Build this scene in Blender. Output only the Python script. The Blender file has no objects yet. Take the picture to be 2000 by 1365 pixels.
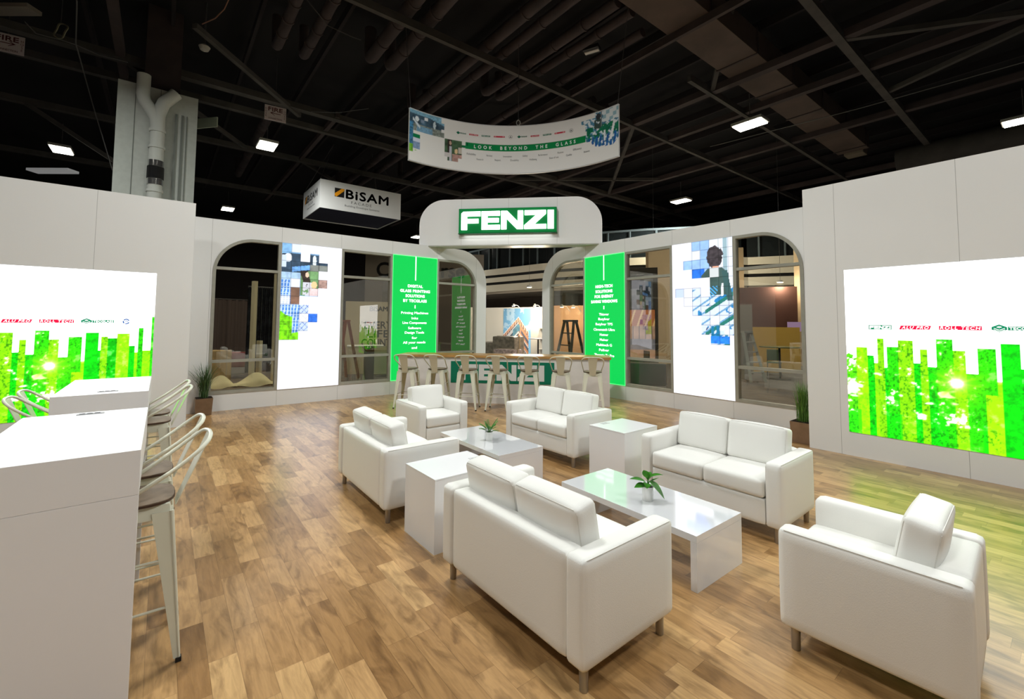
import bpy, bmesh, math, random
import numpy as np
from mathutils import Vector, Matrix
from mathutils.geometry import tessellate_polygon
random.seed(7); RNG = np.random.default_rng(5)
S = bpy.context.scene; COL = S.collection
PI = math.pi; R2 = math.sqrt(.5)

# ------------------------------------------------------------------ camera, world, exposure
F_PX, PX, PY, PITCH, ROLL, CAM_H = 870.697, 1001.857, 581.878, 0.0564042, 0.0073141, 1.7087
HEAD = math.radians(38.12441)              # heading of the view: booth x axis runs along the right wing, y along the left wing
e1 = Vector((math.sin(HEAD), math.cos(HEAD), 0)); e2 = Vector((-math.cos(HEAD), math.sin(HEAD), 0))
fwd0 = Vector((-math.cos(HEAD), math.sin(HEAD), 0)); right0 = Vector((math.sin(HEAD), math.cos(HEAD), 0)); up0 = Vector((0, 0, 1))
cp, sp, cr, sr = math.cos(PITCH), math.sin(PITCH), math.cos(ROLL), math.sin(ROLL)
fw = fwd0*cp + up0*sp; u_ = up0*cp - fwd0*sp; rt = right0*cr + u_*sr; up = u_*cr - right0*sr
cam = bpy.data.objects.new('camera', bpy.data.cameras.new('camera')); COL.objects.link(cam); S.camera = cam
m = Matrix((rt, up, -fw)).transposed().to_4x4(); m.translation = Vector((0, 0, CAM_H)); cam.matrix_world = m
cam.data.sensor_width = 36; cam.data.lens = 36*F_PX/2000
cam.data.shift_x = (1000-PX)/2000; cam.data.shift_y = (PY-682.5)/2000; cam.data.clip_end = 200; cam.data.clip_start = .02
def at(X, Y, D):                            # photo pixel at forward distance D -> point in the hall (for far things)
    a = (X-PX)/F_PX; b = -(Y-PY)/F_PX
    r = rt*a + up*b + fw
    k = D/(r.dot(fwd0)); return Vector((r.x*k, r.y*k, r.z*k+CAM_H))
W = bpy.data.worlds.new('World'); S.world = W; W.use_nodes = True
W.node_tree.nodes['Background'].inputs[0].default_value = (.5, .5, .55, 1); W.node_tree.nodes['Background'].inputs[1].default_value = .02
S.view_settings.view_transform = 'Standard'; S.view_settings.look = 'None'; S.view_settings.gamma = 1
S.view_settings.use_curve_mapping = False; S.view_settings.exposure = 0.25
S.cycles.max_bounces = 6; S.cycles.diffuse_bounces = 3; S.cycles.glossy_bounces = 3; S.cycles.use_adaptive_sampling = True; S.cycles.adaptive_threshold = .03
LAMP_Z = 8.0; LAMP_W = 262
LAMPS = [(-23.1, -3.2, 1), (-17.8, 2.7, 1.6), (-29.4, 2.64, 1), (-6.19, 14.28, 2.2), (-12.4, 20.6, 4), (-.84, 20.4, 2), (-30, 14.5, 2), (-31, 27.5, 1),
         (-10.8, -3.6, 1), (-5.2, 2.2, 1), (0.6, 8.6, 1), (-1.0, -3.6, 1), (3.6, 3.2, 1)]
EM = 3.0                                    # light given off by the backlit fabric panels

# ------------------------------------------------------------------ materials
def sin(c): return tuple((x/12.92 if x <= .04045 else ((x+.055)/1.055)**2.4) for x in c)
def rgb(r, g, b): return sin((r/255, g/255, b/255))
MATS = {}
def mat(name, color=(.8, .8, .8), rough=.5, metal=0, bump=0, bscale=60, var=0, vscale=8, emit=None, es=1, spec=.5, coat=0, alpha=None):
    if name in MATS: return MATS[name]
    M = bpy.data.materials.new(name); M.use_nodes = True; n = M.node_tree.nodes; l = M.node_tree.links
    b = n['Principled BSDF']; b.inputs['Base Color'].default_value = (*color, 1); b.inputs['Roughness'].default_value = rough
    b.inputs['Metallic'].default_value = metal; b.inputs['Specular IOR Level'].default_value = spec; b.inputs['Coat Weight'].default_value = coat
    b.inputs['Coat Roughness'].default_value = .05
    tc = n.new('ShaderNodeTexCoord')
    if var:
        t = n.new('ShaderNodeTexNoise'); t.inputs['Scale'].default_value = vscale; t.inputs['Detail'].default_value = 4
        l.new(tc.outputs['Object'], t.inputs['Vector'])
        r = n.new('ShaderNodeValToRGB'); r.color_ramp.elements[0].position = .35; r.color_ramp.elements[1].position = .65
        r.color_ramp.elements[0].color = (*[c*(1-var) for c in color], 1); r.color_ramp.elements[1].color = (*[min(1, c*(1+var)) for c in color], 1)
        l.new(t.outputs['Fac'], r.inputs[0]); l.new(r.outputs[0], b.inputs['Base Color'])
    if bump:
        t = n.new('ShaderNodeTexNoise'); t.inputs['Scale'].default_value = bscale; t.inputs['Detail'].default_value = 3
        l.new(tc.outputs['Object'], t.inputs['Vector'])
        bp = n.new('ShaderNodeBump'); bp.inputs['Strength'].default_value = bump; bp.inputs['Distance'].default_value = .01
        l.new(t.outputs['Fac'], bp.inputs['Height']); l.new(bp.outputs[0], b.inputs['Normal'])
    if emit: b.inputs['Emission Color'].default_value = (*emit, 1); b.inputs['Emission Strength'].default_value = es
    MATS[name] = M; return M
def attr_mat(name, strength=None, rough=.6):  # colours printed on a grid of points; backlit when strength is given
    if name in MATS: return MATS[name]
    M = bpy.data.materials.new(name); M.use_nodes = True; n = M.node_tree.nodes; l = M.node_tree.links
    b = n['Principled BSDF']; a = n.new('ShaderNodeAttribute'); a.attribute_name = 'print'; b.inputs['Roughness'].default_value = rough
    if strength is None: l.new(a.outputs['Color'], b.inputs['Base Color'])
    else:
        b.inputs['Base Color'].default_value = (.02, .02, .02, 1); b.inputs['Specular IOR Level'].default_value = .1
        l.new(a.outputs['Color'], b.inputs['Emission Color']); b.inputs['Emission Strength'].default_value = strength
    MATS[name] = M; return M
def wall_mat(name, axis, off, z0=None, color=None):   # white laminate panels with hairline seams every 1.206 m
    M = mat(name, color or rgb(232, 231, 229), .42, bump=.04, bscale=300)
    n = M.node_tree.nodes; l = M.node_tree.links; b = n['Principled BSDF']
    tc = n.new('ShaderNodeTexCoord'); sx = n.new('ShaderNodeSeparateXYZ'); l.new(tc.outputs['Object'], sx.inputs[0])
    def line(sock, off, period):
        a = n.new('ShaderNodeMath'); a.operation = 'ADD'; a.inputs[1].default_value = off; l.new(sock, a.inputs[0])
        w = n.new('ShaderNodeMath'); w.operation = 'PINGPONG'; w.inputs[1].default_value = period/2; l.new(a.outputs[0], w.inputs[0])
        c = n.new('ShaderNodeMath'); c.operation = 'LESS_THAN'; c.inputs[1].default_value = .0022; l.new(w.outputs[0], c.inputs[0]); return c.outputs[0]
    s = line(sx.outputs[axis], off, 1.206)
    if z0 is not None:
        z = line(sx.outputs[2], z0, 2.44); mx = n.new('ShaderNodeMath'); mx.operation = 'MAXIMUM'; l.new(s, mx.inputs[0]); l.new(z, mx.inputs[1]); s = mx.outputs[0]
    mix = n.new('ShaderNodeMix'); mix.data_type = 'RGBA'; l.new(s, mix.inputs[0])
    mix.inputs[6].default_value = b.inputs['Base Color'].default_value; mix.inputs[7].default_value = (.36, .35, .33, 1)
    l.new(mix.outputs[2], b.inputs['Base Color']); return M

def plank_floor():
    M = bpy.data.materials.new('oak_vinyl_planks'); M.use_nodes = True; n = M.node_tree.nodes; l = M.node_tree.links; b = n['Principled BSDF']
    def math_(op, a, bb=None, c=None):
        q = n.new('ShaderNodeMath'); q.operation = op
        for i, v in enumerate((a, bb, c)):
            if v is None: continue
            if isinstance(v, (int, float)): q.inputs[i].default_value = v
            else: l.new(v, q.inputs[i])
        return q.outputs[0]
    tc = n.new('ShaderNodeTexCoord'); s = n.new('ShaderNodeSeparateXYZ'); l.new(tc.outputs['Object'], s.inputs[0])
    WD, LN = .125, .62
    ry = math_('DIVIDE', s.outputs[1], WD); row = math_('FLOOR', ry)
    wn = n.new('ShaderNodeTexWhiteNoise'); wn.noise_dimensions = '1D'; l.new(row, wn.inputs['W'])
    cx = math_('ADD', math_('DIVIDE', s.outputs[0], LN), math_('MULTIPLY', wn.outputs['Value'], 7.3)); cell = math_('FLOOR', cx)
    cv = n.new('ShaderNodeCombineXYZ'); l.new(row, cv.inputs[0]); l.new(cell, cv.inputs[1])
    w2 = n.new('ShaderNodeTexWhiteNoise'); w2.noise_dimensions = '2D'; l.new(cv.outputs[0], w2.inputs['Vector'])
    ramp = n.new('ShaderNodeValToRGB'); e = ramp.color_ramp.elements
    e[0].position = 0; e[0].color = (*rgb(156, 118, 74), 1); e[1].position = 1; e[1].color = (*rgb(206, 168, 116), 1)
    for p, c in ((.3, rgb(173, 134, 87)), (.6, rgb(185, 146, 98)), (.85, rgb(196, 156, 106))):
        q = e.new(p); q.color = (*c, 1)
    l.new(w2.outputs['Value'], ramp.inputs[0])
    # grain, stretched along the plank and shifted per plank
    mp = n.new('ShaderNodeMapping'); mp.inputs['Scale'].default_value = (3.0, 26, 1)
    off = n.new('ShaderNodeVectorMath'); off.operation = 'MULTIPLY_ADD'; l.new(w2.outputs['Color'], off.inputs[0]); off.inputs[1].default_value = (9, 9, 0); l.new(tc.outputs['Object'], off.inputs[2])
    l.new(off.outputs[0], mp.inputs[0])
    g = n.new('ShaderNodeTexNoise'); g.inputs['Scale'].default_value = 1.4; g.inputs['Detail'].default_value = 7; g.inputs['Roughness'].default_value = .65; g.inputs['Distortion'].default_value = .7
    l.new(mp.outputs[0], g.inputs['Vector'])
    mp2 = n.new('ShaderNodeMapping'); mp2.inputs['Scale'].default_value = (1.6, 4.5, 1); l.new(off.outputs[0], mp2.inputs[0])
    g2 = n.new('ShaderNodeTexNoise'); g2.inputs['Scale'].default_value = 1.7; g2.inputs['Detail'].default_value = 5; g2.inputs['Distortion'].default_value = 1.4; l.new(mp2.outputs[0], g2.inputs['Vector'])
    gr = n.new('ShaderNodeValToRGB'); gr.color_ramp.elements[0].position = .28; gr.color_ramp.elements[0].color = (.62, .58, .54, 1); gr.color_ramp.elements[1].position = .62; gr.color_ramp.elements[1].color = (1.06, 1.06, 1.06, 1)
    l.new(g.outputs['Fac'], gr.inputs[0])
    gk = n.new('ShaderNodeValToRGB'); gk.color_ramp.elements[0].position = .33; gk.color_ramp.elements[0].color = (.46, .42, .38, 1); gk.color_ramp.elements[1].position = .50; gk.color_ramp.elements[1].color = (1, 1, 1, 1)
    l.new(g2.outputs['Fac'], gk.inputs[0])
    m1 = n.new('ShaderNodeMix'); m1.data_type = 'RGBA'; m1.blend_type = 'MULTIPLY'; m1.inputs[0].default_value = .8; l.new(ramp.outputs[0], m1.inputs[6]); l.new(gr.outputs[0], m1.inputs[7])
    m2 = n.new('ShaderNodeMix'); m2.data_type = 'RGBA'; m2.blend_type = 'MULTIPLY'; m2.inputs[0].default_value = .75; l.new(m1.outputs[2], m2.inputs[6]); l.new(gk.outputs[0], m2.inputs[7])
    # joints
    fy = math_('PINGPONG', s.outputs[1], WD/2); jy = math_('LESS_THAN', fy, .0013)
    fx = math_('FRACT', cx); jx = math_('LESS_THAN', fx, .004); j = math_('MAXIMUM', jy, jx)
    m3 = n.new('ShaderNodeMix'); m3.data_type = 'RGBA'; m3.blend_type = 'MULTIPLY'; l.new(math_('MULTIPLY', j, .5), m3.inputs[0]); l.new(m2.outputs[2], m3.inputs[6]); m3.inputs[7].default_value = (.3, .25, .2, 1)
    l.new(m3.outputs[2], b.inputs['Base Color'])
    b.inputs['Roughness'].default_value = .33; b.inputs['Specular IOR Level'].default_value = .75; b.inputs['Coat Weight'].default_value = .3; b.inputs['Coat Roughness'].default_value = .2
    bp = n.new('ShaderNodeBump'); bp.inputs['Strength'].default_value = .12; bp.inputs['Distance'].default_value = .004; l.new(g.outputs['Fac'], bp.inputs['Height']); l.new(bp.outputs[0], b.inputs['Normal'])
    MATS['floor'] = M; return M
def glass_mat():
    M = bpy.data.materials.new('tinted_window_glass'); M.use_nodes = True; n = M.node_tree.nodes; l = M.node_tree.links
    n.remove(n['Principled BSDF']); o = n['Material Output']
    t = n.new('ShaderNodeBsdfTransparent'); t.inputs[0].default_value = (.84, .82, .76, 1)
    g = n.new('ShaderNodeBsdfGlossy'); g.inputs['Roughness'].default_value = .0; g.inputs[0].default_value = (1, 1, 1, 1)
    f = n.new('ShaderNodeLayerWeight'); f.inputs[0].default_value = .5
    p5 = n.new('ShaderNodeMath'); p5.operation = 'POWER'; p5.inputs[1].default_value = 3.5; l.new(f.outputs['Facing'], p5.inputs[0])
    x = n.new('ShaderNodeMath'); x.operation = 'MULTIPLY_ADD'; x.inputs[1].default_value = .85; x.inputs[2].default_value = .085; l.new(p5.outputs[0], x.inputs[0])
    mx = n.new('ShaderNodeMixShader'); l.new(x.outputs[0], mx.inputs[0]); l.new(t.outputs[0], mx.inputs[1]); l.new(g.outputs[0], mx.inputs[2]); l.new(mx.outputs[0], o.inputs[0])
    MATS['glass'] = M; return M
def leafmat(name, a, b_):
    return mat(name, a, .5, var=.35, vscale=14)

LAM = mat('white_laminate', rgb(236, 236, 236), .3, spec=.5)
GLOSS = mat('high_gloss_white_lacquer', rgb(226, 227, 230), .06, spec=.9, coat=1)
SATIN = mat('satin_white_laminate', rgb(238, 238, 240), .28, coat=.15)
LEATHER = mat('white_leatherette', rgb(238, 237, 232), .42, bump=.10, bscale=240)
SEAM = mat('grey_white_stitching', rgb(224, 222, 215), .5)
CHROME = mat('brushed_chrome_leg', (.42, .41, .40), .3, metal=.75)
CREAM = mat('cream_powder_coat', rgb(222, 222, 204), .32, coat=.3)
SEATW = mat('grey_brown_wood_seat', rgb(128, 112, 96), .38, var=.25, vscale=12)
DARKEDGE = mat('dark_wood_edge', rgb(70, 50, 38), .5)
RUBBER = mat('black_rubber', (.02, .02, .02), .7)
FRAME = mat('champagne_grey_aluminium', rgb(166, 164, 152), .42, metal=.1, var=.06)
BLACK = mat('black_paint', (.012, .012, .013), .6)
SOIL = mat('dark_soil', rgb(38, 28, 22), .95, bump=.6, bscale=200)
CERAM = mat('white_ceramic', rgb(240, 240, 238), .25, coat=.3)
BRONZE = mat('bronze_planter', rgb(142, 116, 92), .45, metal=.3, var=.1)
STEELD = mat('dark_painted_steel', rgb(56, 45, 44), .8, var=.2, vscale=2)
STEELG = mat('dusty_dark_grey_steel', rgb(64, 60, 56), .8, var=.2, vscale=2)
PIPED = mat('dark_insulated_pipe', rgb(52, 42, 42), .85, var=.3, vscale=1.5)
DUCTM = mat('brown_painted_duct', rgb(76, 62, 54), .85, var=.2, vscale=1)
DECK = mat('black_roof_deck', rgb(13, 11, 13), .95, var=.3, vscale=.8)
CARPET = mat('grey_hall_carpet', rgb(84, 80, 76), .95, var=.2, vscale=3)
COLW = mat('painted_column_white', rgb(190, 194, 186), .5, var=.04)
CABLE = mat('steel_cable', rgb(90, 88, 86), .5, metal=.5)
GREEND = mat('dark_green_vinyl', rgb(0, 112, 84), .45)
SIGNG = mat('green_sign_box', rgb(14, 132, 66), .4)
WHITE_E = mat('white_backlit', (.8, .8, .8), .5, emit=(1, 1, 1), es=EM)
SIGNW = mat('lit_sign_letters', (.9, .9, .9), .4, emit=(1, 1, 1), es=2.2)
LAMPE = mat('lamp_lens', (1, 1, 1), .4, emit=(1, .95, .82), es=12)
FLOORM = plank_floor(); GLASS = glass_mat()
INKG = mat('ink_green_backlit', (.01, .02, .01), .6, emit=rgb(0, 122, 84), es=1.2)
INKR = mat('ink_red_backlit', (.02, .01, .01), .6, emit=rgb(214, 8, 60), es=1.2)
INKB = mat('ink_blue_backlit', (.01, .01, .02), .6, emit=rgb(24, 78, 150), es=1.2)
INKW = mat('ink_white_backlit', (.1, .1, .1), .6, emit=(1, 1, 1), es=1.6)

# ------------------------------------------------------------------ mesh helpers
class MB:
    def __init__(s): s.v = []; s.f = []
    def add(s, vs, fs, M=None):
        o = len(s.v)
        for p in vs:
            p = Vector(p); s.v.append(tuple(M @ p) if M else tuple(p))
        s.f += [tuple(i+o for i in f) for f in fs]; return s
    def box(s, x0, x1, y0, y1, z0, z1, M=None):
        return s.add([(x0,y0,z0),(x1,y0,z0),(x1,y1,z0),(x0,y1,z0),(x0,y0,z1),(x1,y0,z1),(x1,y1,z1),(x0,y1,z1)],
                     [(0,3,2,1),(4,5,6,7),(0,1,5,4),(1,2,6,5),(2,3,7,6),(3,0,4,7)], M)
    def frustum(s, b, t):   # b,t: four corners each (bottom, top), counter-clockwise
        return s.add(list(b)+list(t), [(3,2,1,0),(4,5,6,7),(0,1,5,4),(1,2,6,5),(2,3,7,6),(3,0,4,7)])
    def tube(s, pts, r, n=10, closed=False, caps=True):
        P = [Vector(p) for p in pts]; L = len(P); rr = r if isinstance(r, (list, tuple)) else [r]*L
        vs = []; nrm = None
        for i in range(L):
            t = (P[(i+1) % L]-P[i-1]) if closed else (P[min(i+1, L-1)]-P[max(i-1, 0)])
            t.normalize()
            if nrm is None:
                a = Vector((0, 0, 1)) if abs(t.z) < .9 else Vector((1, 0, 0)); nrm = t.cross(a).normalized()
            else: nrm = (nrm - t*nrm.dot(t)).normalized()
            b = t.cross(nrm)
            vs += [P[i] + (nrm*math.cos(2*PI*k/n) + b*math.sin(2*PI*k/n))*rr[i] for k in range(n)]
        fs = []
        for i in range(L if closed else L-1):
            j = (i+1) % L
            fs += [(i*n+k, i*n+(k+1) % n, j*n+(k+1) % n, j*n+k) for k in range(n)]
        if caps and not closed: fs += [tuple(range(n))[::-1], tuple(range((L-1)*n, L*n))]
        return s.add(vs, fs)
    def lathe(s, prof, c=(0, 0, 0), n=32, M=None):
        vs = []; fs = []; L = len(prof)
        for r, z in prof:
            vs += [(c[0]+r*math.cos(2*PI*k/n), c[1]+r*math.sin(2*PI*k/n), c[2]+z) for k in range(n)]
        for i in range(L-1): fs += [(i*n+k, i*n+(k+1) % n, (i+1)*n+(k+1) % n, (i+1)*n+k) for k in range(n)]
        if prof[0][0] > 1e-5: fs.append(tuple(range(n))[::-1])
        if prof[-1][0] > 1e-5: fs.append(tuple(range((L-1)*n, L*n)))
        return s.add(vs, fs, M)
    def plate(s, outer, holes, y0, y1):     # polygon in x,z with holes; front at y0, back at y1
        loops = [outer]+list(holes); pts = [p for L in loops for p in L]; N = len(pts)
        tri = tessellate_polygon([[Vector((p[0], p[1], 0)) for p in L] for L in loops])
        vs = [(p[0], y0, p[1]) for p in pts]+[(p[0], y1, p[1]) for p in pts]; fs = []
        for t in tri:
            a, b, c = [pts[i] for i in t]
            ar = (b[0]-a[0])*(c[1]-a[1])-(b[1]-a[1])*(c[0]-a[0])
            t = t if ar > 0 else t[::-1]
            fs.append(tuple(t)); fs.append(tuple(i+N for i in t[::-1]))
        o = 0
        for L in loops:
            for i in range(len(L)):
                a, b = o+i, o+(i+1) % len(L); fs.append((a, a+N, b+N, b))
            o += len(L)
        return s.add(vs, fs)
    def grid(s, w, h, nx, nz, y=0, x0=0, z0=0):
        vs = [(x0+w*i/nx, y, z0+h*j/nz) for j in range(nz+1) for i in range(nx+1)]
        fs = [(j*(nx+1)+i, j*(nx+1)+i+1, (j+1)*(nx+1)+i+1, (j+1)*(nx+1)+i) for j in range(nz) for i in range(nx)]
        return s.add(vs, fs)
    def pillow(s, c, dim, r, bulge=(0, 0, 0), n=10, M=None):   # soft rounded block
        h = [d/2 for d in dim]; r = min([r]+[x*.98 for x in h])
        t = [-1+2*i/n for i in range(n+1)]
        T = [math.sin(x*PI/2)*.75+x*.25 for x in t]
        vs = []; fs = []; idx = {}
        def P(p):
            k = tuple(round(x, 5) for x in p)
            if k in idx: return idx[k]
            q = Vector((p[0]*h[0], p[1]*h[1], p[2]*h[2])); inn = Vector([max(-(h[i]-r), min(h[i]-r, q[i])) for i in range(3)])
            d = q-inn; q2 = inn + (d.normalized()*r if d.length > 1e-9 else d)
            for i in range(3):
                if abs(p[i]) > .999:
                    j, k2 = (i+1) % 3, (i+2) % 3
                    q2[i] += math.copysign(bulge[i]*(1-p[j]**2)*(1-p[k2]**2), p[i])
            idx[k] = len(vs); vs.append(Vector(c)+q2 if M is None else M @ q2); return idx[k]
        for ax in range(3):
            for sg in (-1, 1):
                for i in range(n):
                    for j in range(n):
                        def C(a, b):
                            p = [0, 0, 0]; p[ax] = sg; p[(ax+1) % 3] = a; p[(ax+2) % 3] = b; return P(p)
                        q = [C(T[i], T[j]), C(T[i+1], T[j]), C(T[i+1], T[j+1]), C(T[i], T[j+1])]
                        fs.append(tuple(q if sg > 0 else q[::-1]))
        return s.add(vs, fs)
    def build(s, name, m, parent=None, bevel=0, seg=2, smooth=False, ang=40):
        me = bpy.data.meshes.new(name); me.from_pydata([tuple(v) for v in s.v], [], s.f); me.validate(); me.update()
        if bevel:
            bm = bmesh.new(); bm.from_mesh(me); bmesh.ops.remove_doubles(bm, verts=bm.verts, dist=1e-5)
            ed = [e for e in bm.edges if len(e.link_faces) == 2 and e.calc_face_angle(0) > math.radians(35)]
            bmesh.ops.bevel(bm, geom=ed, offset=bevel, segments=seg, profile=.6, affect='EDGES', clamp_overlap=True)
            bm.to_mesh(me); bm.free()
        if smooth or bevel:
            me.polygons.foreach_set('use_smooth', [True]*len(me.polygons)); me.set_sharp_from_angle(angle=math.radians(ang))
        o = bpy.data.objects.new(name, me); COL.objects.link(o); me.materials.append(m)
        if parent: o.parent = parent
        if bevel: wn = o.modifiers.new('weighted', 'WEIGHTED_NORMAL'); wn.keep_sharp = True; wn.weight = 90
        return o
def thing(name, label, cat, loc=(0, 0, 0), rotz=0, group=None, kind=None):
    o = bpy.data.objects.new(name, None); COL.objects.link(o); o.location = loc; o.rotation_euler = (0, 0, rotz); o.empty_display_size = .1
    if kind: o['kind'] = kind
    else: o['label'] = label; o['category'] = cat
    if group: o['group'] = group
    return o
def tag(o, label, cat, group=None, loc=None, rotz=None):
    o['label'] = label; o['category'] = cat
    if group: o['group'] = group
    if loc is not None: o.location = loc
    if rotz is not None: o.rotation_euler = (0, 0, rotz)
    return o
def struct(o): o['kind'] = 'structure'; return o
def copy_tree(o, parent=None):
    c = o.copy(); COL.objects.link(c)
    if parent: c.parent = parent
    for ch in list(o.children): copy_tree(ch, c)
    return c
def text_obj(name, body, m, parent, x, z, h, y=-.004, width=None, bold=0, ext=.0015, align='CENTER', shear=0, spacing=1, line=1.0, rot=None):
    cu = bpy.data.curves.new(name, 'FONT'); cu.body = body; cu.size = 1; cu.align_x = align; cu.align_y = 'CENTER'; cu.extrude = 0
    cu.shear = shear; cu.space_character = spacing; cu.space_line = line; cu.resolution_u = 3
    t = bpy.data.objects.new(name+'_c', cu); COL.objects.link(t)
    dg = bpy.context.evaluated_depsgraph_get(); me = bpy.data.meshes.new_from_object(t.evaluated_get(dg)); bpy.data.objects.remove(t); bpy.data.curves.remove(cu)
    co = np.zeros(len(me.vertices)*3); me.vertices.foreach_get('co', co); co = co.reshape(-1, 3)
    if len(co) == 0: return None
    mn, mx = co.min(0), co.max(0); nl = body.count('\n')+1
    k = h/.7 if nl == 1 else h
    cx = (mn[0]+mx[0])/2 if align == 'CENTER' else mn[0]
    kx = width/(mx[0]-mn[0]) if width else k
    kz = (h/(mx[1]-mn[1])) if nl == 1 and (body.upper() == body or body == 'BiSAM') else k
    cz = (mn[1]+mx[1])/2
    new = np.stack([x+(co[:, 0]-cx)*kx, np.full(len(co), y), z+(co[:, 1]-cz)*kz], 1)
    me.vertices.foreach_set('co', new.ravel()); me.update()
    if bold:
        bm = bmesh.new(); bm.from_mesh(me); g0 = bm.verts[:]+bm.edges[:]+bm.faces[:]; dlt = bold*h
        for dx, dz in ((dlt, 0), (-dlt, 0), (0, dlt), (0, -dlt)):
            q = bmesh.ops.duplicate(bm, geom=g0)['geom']; bmesh.ops.translate(bm, verts=[v for v in q if isinstance(v, bmesh.types.BMVert)], vec=(dx, 0, dz))
        bm.to_mesh(me); bm.free()
    o = bpy.data.objects.new(name, me); COL.objects.link(o); me.materials.clear(); me.materials.append(m); o.parent = parent
    bm = bmesh.new(); bm.from_mesh(me); r = bmesh.ops.extrude_face_region(bm, geom=bm.faces[:])
    bmesh.ops.translate(bm, verts=[v for v in r['geom'] if isinstance(v, bmesh.types.BMVert)], vec=(0, -ext, 0))
    bmesh.ops.recalc_face_normals(bm, faces=bm.faces[:]); bm.to_mesh(me); bm.free()
    return o
# blocky FENZI wordmark, letter height 1
FW = [('F', [(0,0),(.32,0),(.32,.36),(.95,.36),(.95,.60),(.32,.60),(.32,.74),(1.06,.74),(1.06,1),(.12,1),(0,.9)]),
      ('E', [(1.12,0),(2.12,0),(2.12,.25),(1.44,.25),(1.44,.39),(2.06,.39),(2.06,.62),(1.44,.62),(1.44,.75),(2.12,.75),(2.12,1),(1.12,1)]),
      ('N', [(2.19,0),(2.48,0),(2.48,.58),(3.05,0),(3.38,0),(3.38,1),(3.09,1),(3.09,.42),(2.52,1),(2.19,1)]),
      ('Z', [(3.44,0),(4.62,0),(4.62,.25),(3.98,.25),(4.60,.80),(4.60,1),(3.46,1),(3.46,.75),(4.08,.75),(3.44,.2)]),
      ('I', [(4.69,0),(5.02,0),(5.02,1),(4.69,1)])]
def wordmark(parent, m, x, z, h, w, y0, y1, name='lettering'):
    kx = w/5.02; k = MB()
    for _, P in FW: k.plate([(x+(p[0]-2.51)*kx, z+(p[1]-.5)*h) for p in P], [], y0, y1)
    return k.build(name, m, parent)
def arc(cx, cz, r, a0, a1, n=14): return [(cx+r*math.cos(math.radians(a0+(a1-a0)*i/n)), cz+r*math.sin(math.radians(a0+(a1-a0)*i/n))) for i in range(n+1)]
def painted(name, parent, w, h, res, fn, mt, y=0, x0=0, z0=0, backlit=True):
    nx, nz = max(2, int(round(w/res))), max(2, int(round(h/res)))
    o = MB().grid(w, h, nx, nz, y, x0, z0).build(name, mt, parent)
    U, V = np.meshgrid(np.linspace(0, w, nx+1), np.linspace(0, h, nz+1))
    c = fn(U, V, w, h); c = np.clip(c, 0, 1)
    c = np.where(c <= .04045, c/12.92, ((c+.055)/1.055)**2.4)
    if mt.name == 'backlit_print':
        wh = c.min(-1, keepdims=True); k_ = np.clip(wh*1.4-.25, 0, 1); c = c*(k_+(1-k_)*np.array([.29, .43, .29])) if fn is forest else c
    a = o.data.attributes.new('print', 'FLOAT_COLOR', 'POINT')
    a.data.foreach_set('color', np.concatenate([c.reshape(-1, 3), np.ones((c.size//3, 1))], 1).astype(np.float32).ravel())
    return o
def fbm(U, V, s, seed=0, oct=4, sx=1, sz=1):
    rng = np.random.default_rng(seed); out = np.zeros_like(U); a = 1; tot = 0
    for o in range(oct):
        G = rng.random((257, 257)); x = U*s*sx*2**o; z = V*s*sz*2**o
        xi = np.floor(x).astype(int); zi = np.floor(z).astype(int); fx = x-xi; fz = z-zi; fx = fx*fx*(3-2*fx); fz = fz*fz*(3-2*fz)
        g = lambda i, j: G[i % 257, j % 257]
        out += a*((g(xi, zi)*(1-fx)+g(xi+1, zi)*fx)*(1-fz)+(g(xi, zi+1)*(1-fx)+g(xi+1, zi+1)*fx)*fz); tot += a; a *= .55
    return out/tot

# ================================================================== HALL SHELL
H = 3.665; LWX, RWY, LPX, RPY = -10.195, 8.269, -9.053, 7.217
hall = MB().box(-45, 14, -14, 42, -.06, -.02).build('floor', CARPET); struct(hall)
bf = MB().box(LWX-.9, 4.5, -5.0, RWY+.9, -.02, 0).build('floor', FLOORM); struct(bf)
struct(MB().box(-45, 14, -14, 42, 10.6, 10.8).build('ceiling', DECK))
DARKW = mat('dark_hall_wall', rgb(44, 40, 40), .9)
struct(MB().box(-45.2, -45, -14, 42, -.06, 10.8).build('wall_far_left', DARKW))
struct(MB().box(-45, 14, 42, 42.2, -.06, 10.8).build('wall_far_right', DARKW))
struct(MB().box(14, 14.2, -14, 42, -.06, 10.8).build('wall_behind', DARKW))
struct(MB().box(-45, 14, -14.2, -14, -.06, 10.8).build('wall_near', DARKW))

# ------------------------------------------------------------------ booth walls
LWR = (LWX, 0, 0); RWR = (0, RWY, 0)
wmL = wall_mat('white_wall_panels_left', 0, -1.89+1.206); wmR = wall_mat('white_wall_panels_right', 0, 5.19)
wmT = wall_mat('white_tall_panels', 0, .84, None); 
def wing(name, x0, x1, hole, outer_arc, mt, loc, rz):
    o = MB().plate(outer_arc, [hole], 0, .13).build(name, mt); o.location = loc; o.rotation_euler = (0, 0, rz); return struct(o)
Z0, Z1 = .317, 3.35
rH, rO = .70, .88
holeL = [(.715, Z0), (6.73, Z0)] + arc(6.73-rH, Z1-rH, rH, 0, 90) + arc(.715+rH, Z1-rH, rH, 90, 180)
outL = [(.2, 0), (7.05, 0)] + arc(7.05-rO, H-rO, rO, 0, 90) + [(.2, H)]
wing('wall_back_left', 0, 0, holeL, outL, wmL, LWR, PI/2)
holeR = [(-8.91, Z0), (-2.79, Z0)] + arc(-2.79-rH, Z1-rH, rH, 0, 90) + arc(-8.91+rH, Z1-rH, rH, 90, 180)
outR = [(-9.22, 0), (-2.2, 0), (-2.2, H)] + arc(-9.22+rO, H-rO, rO, 90, 180)
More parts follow.
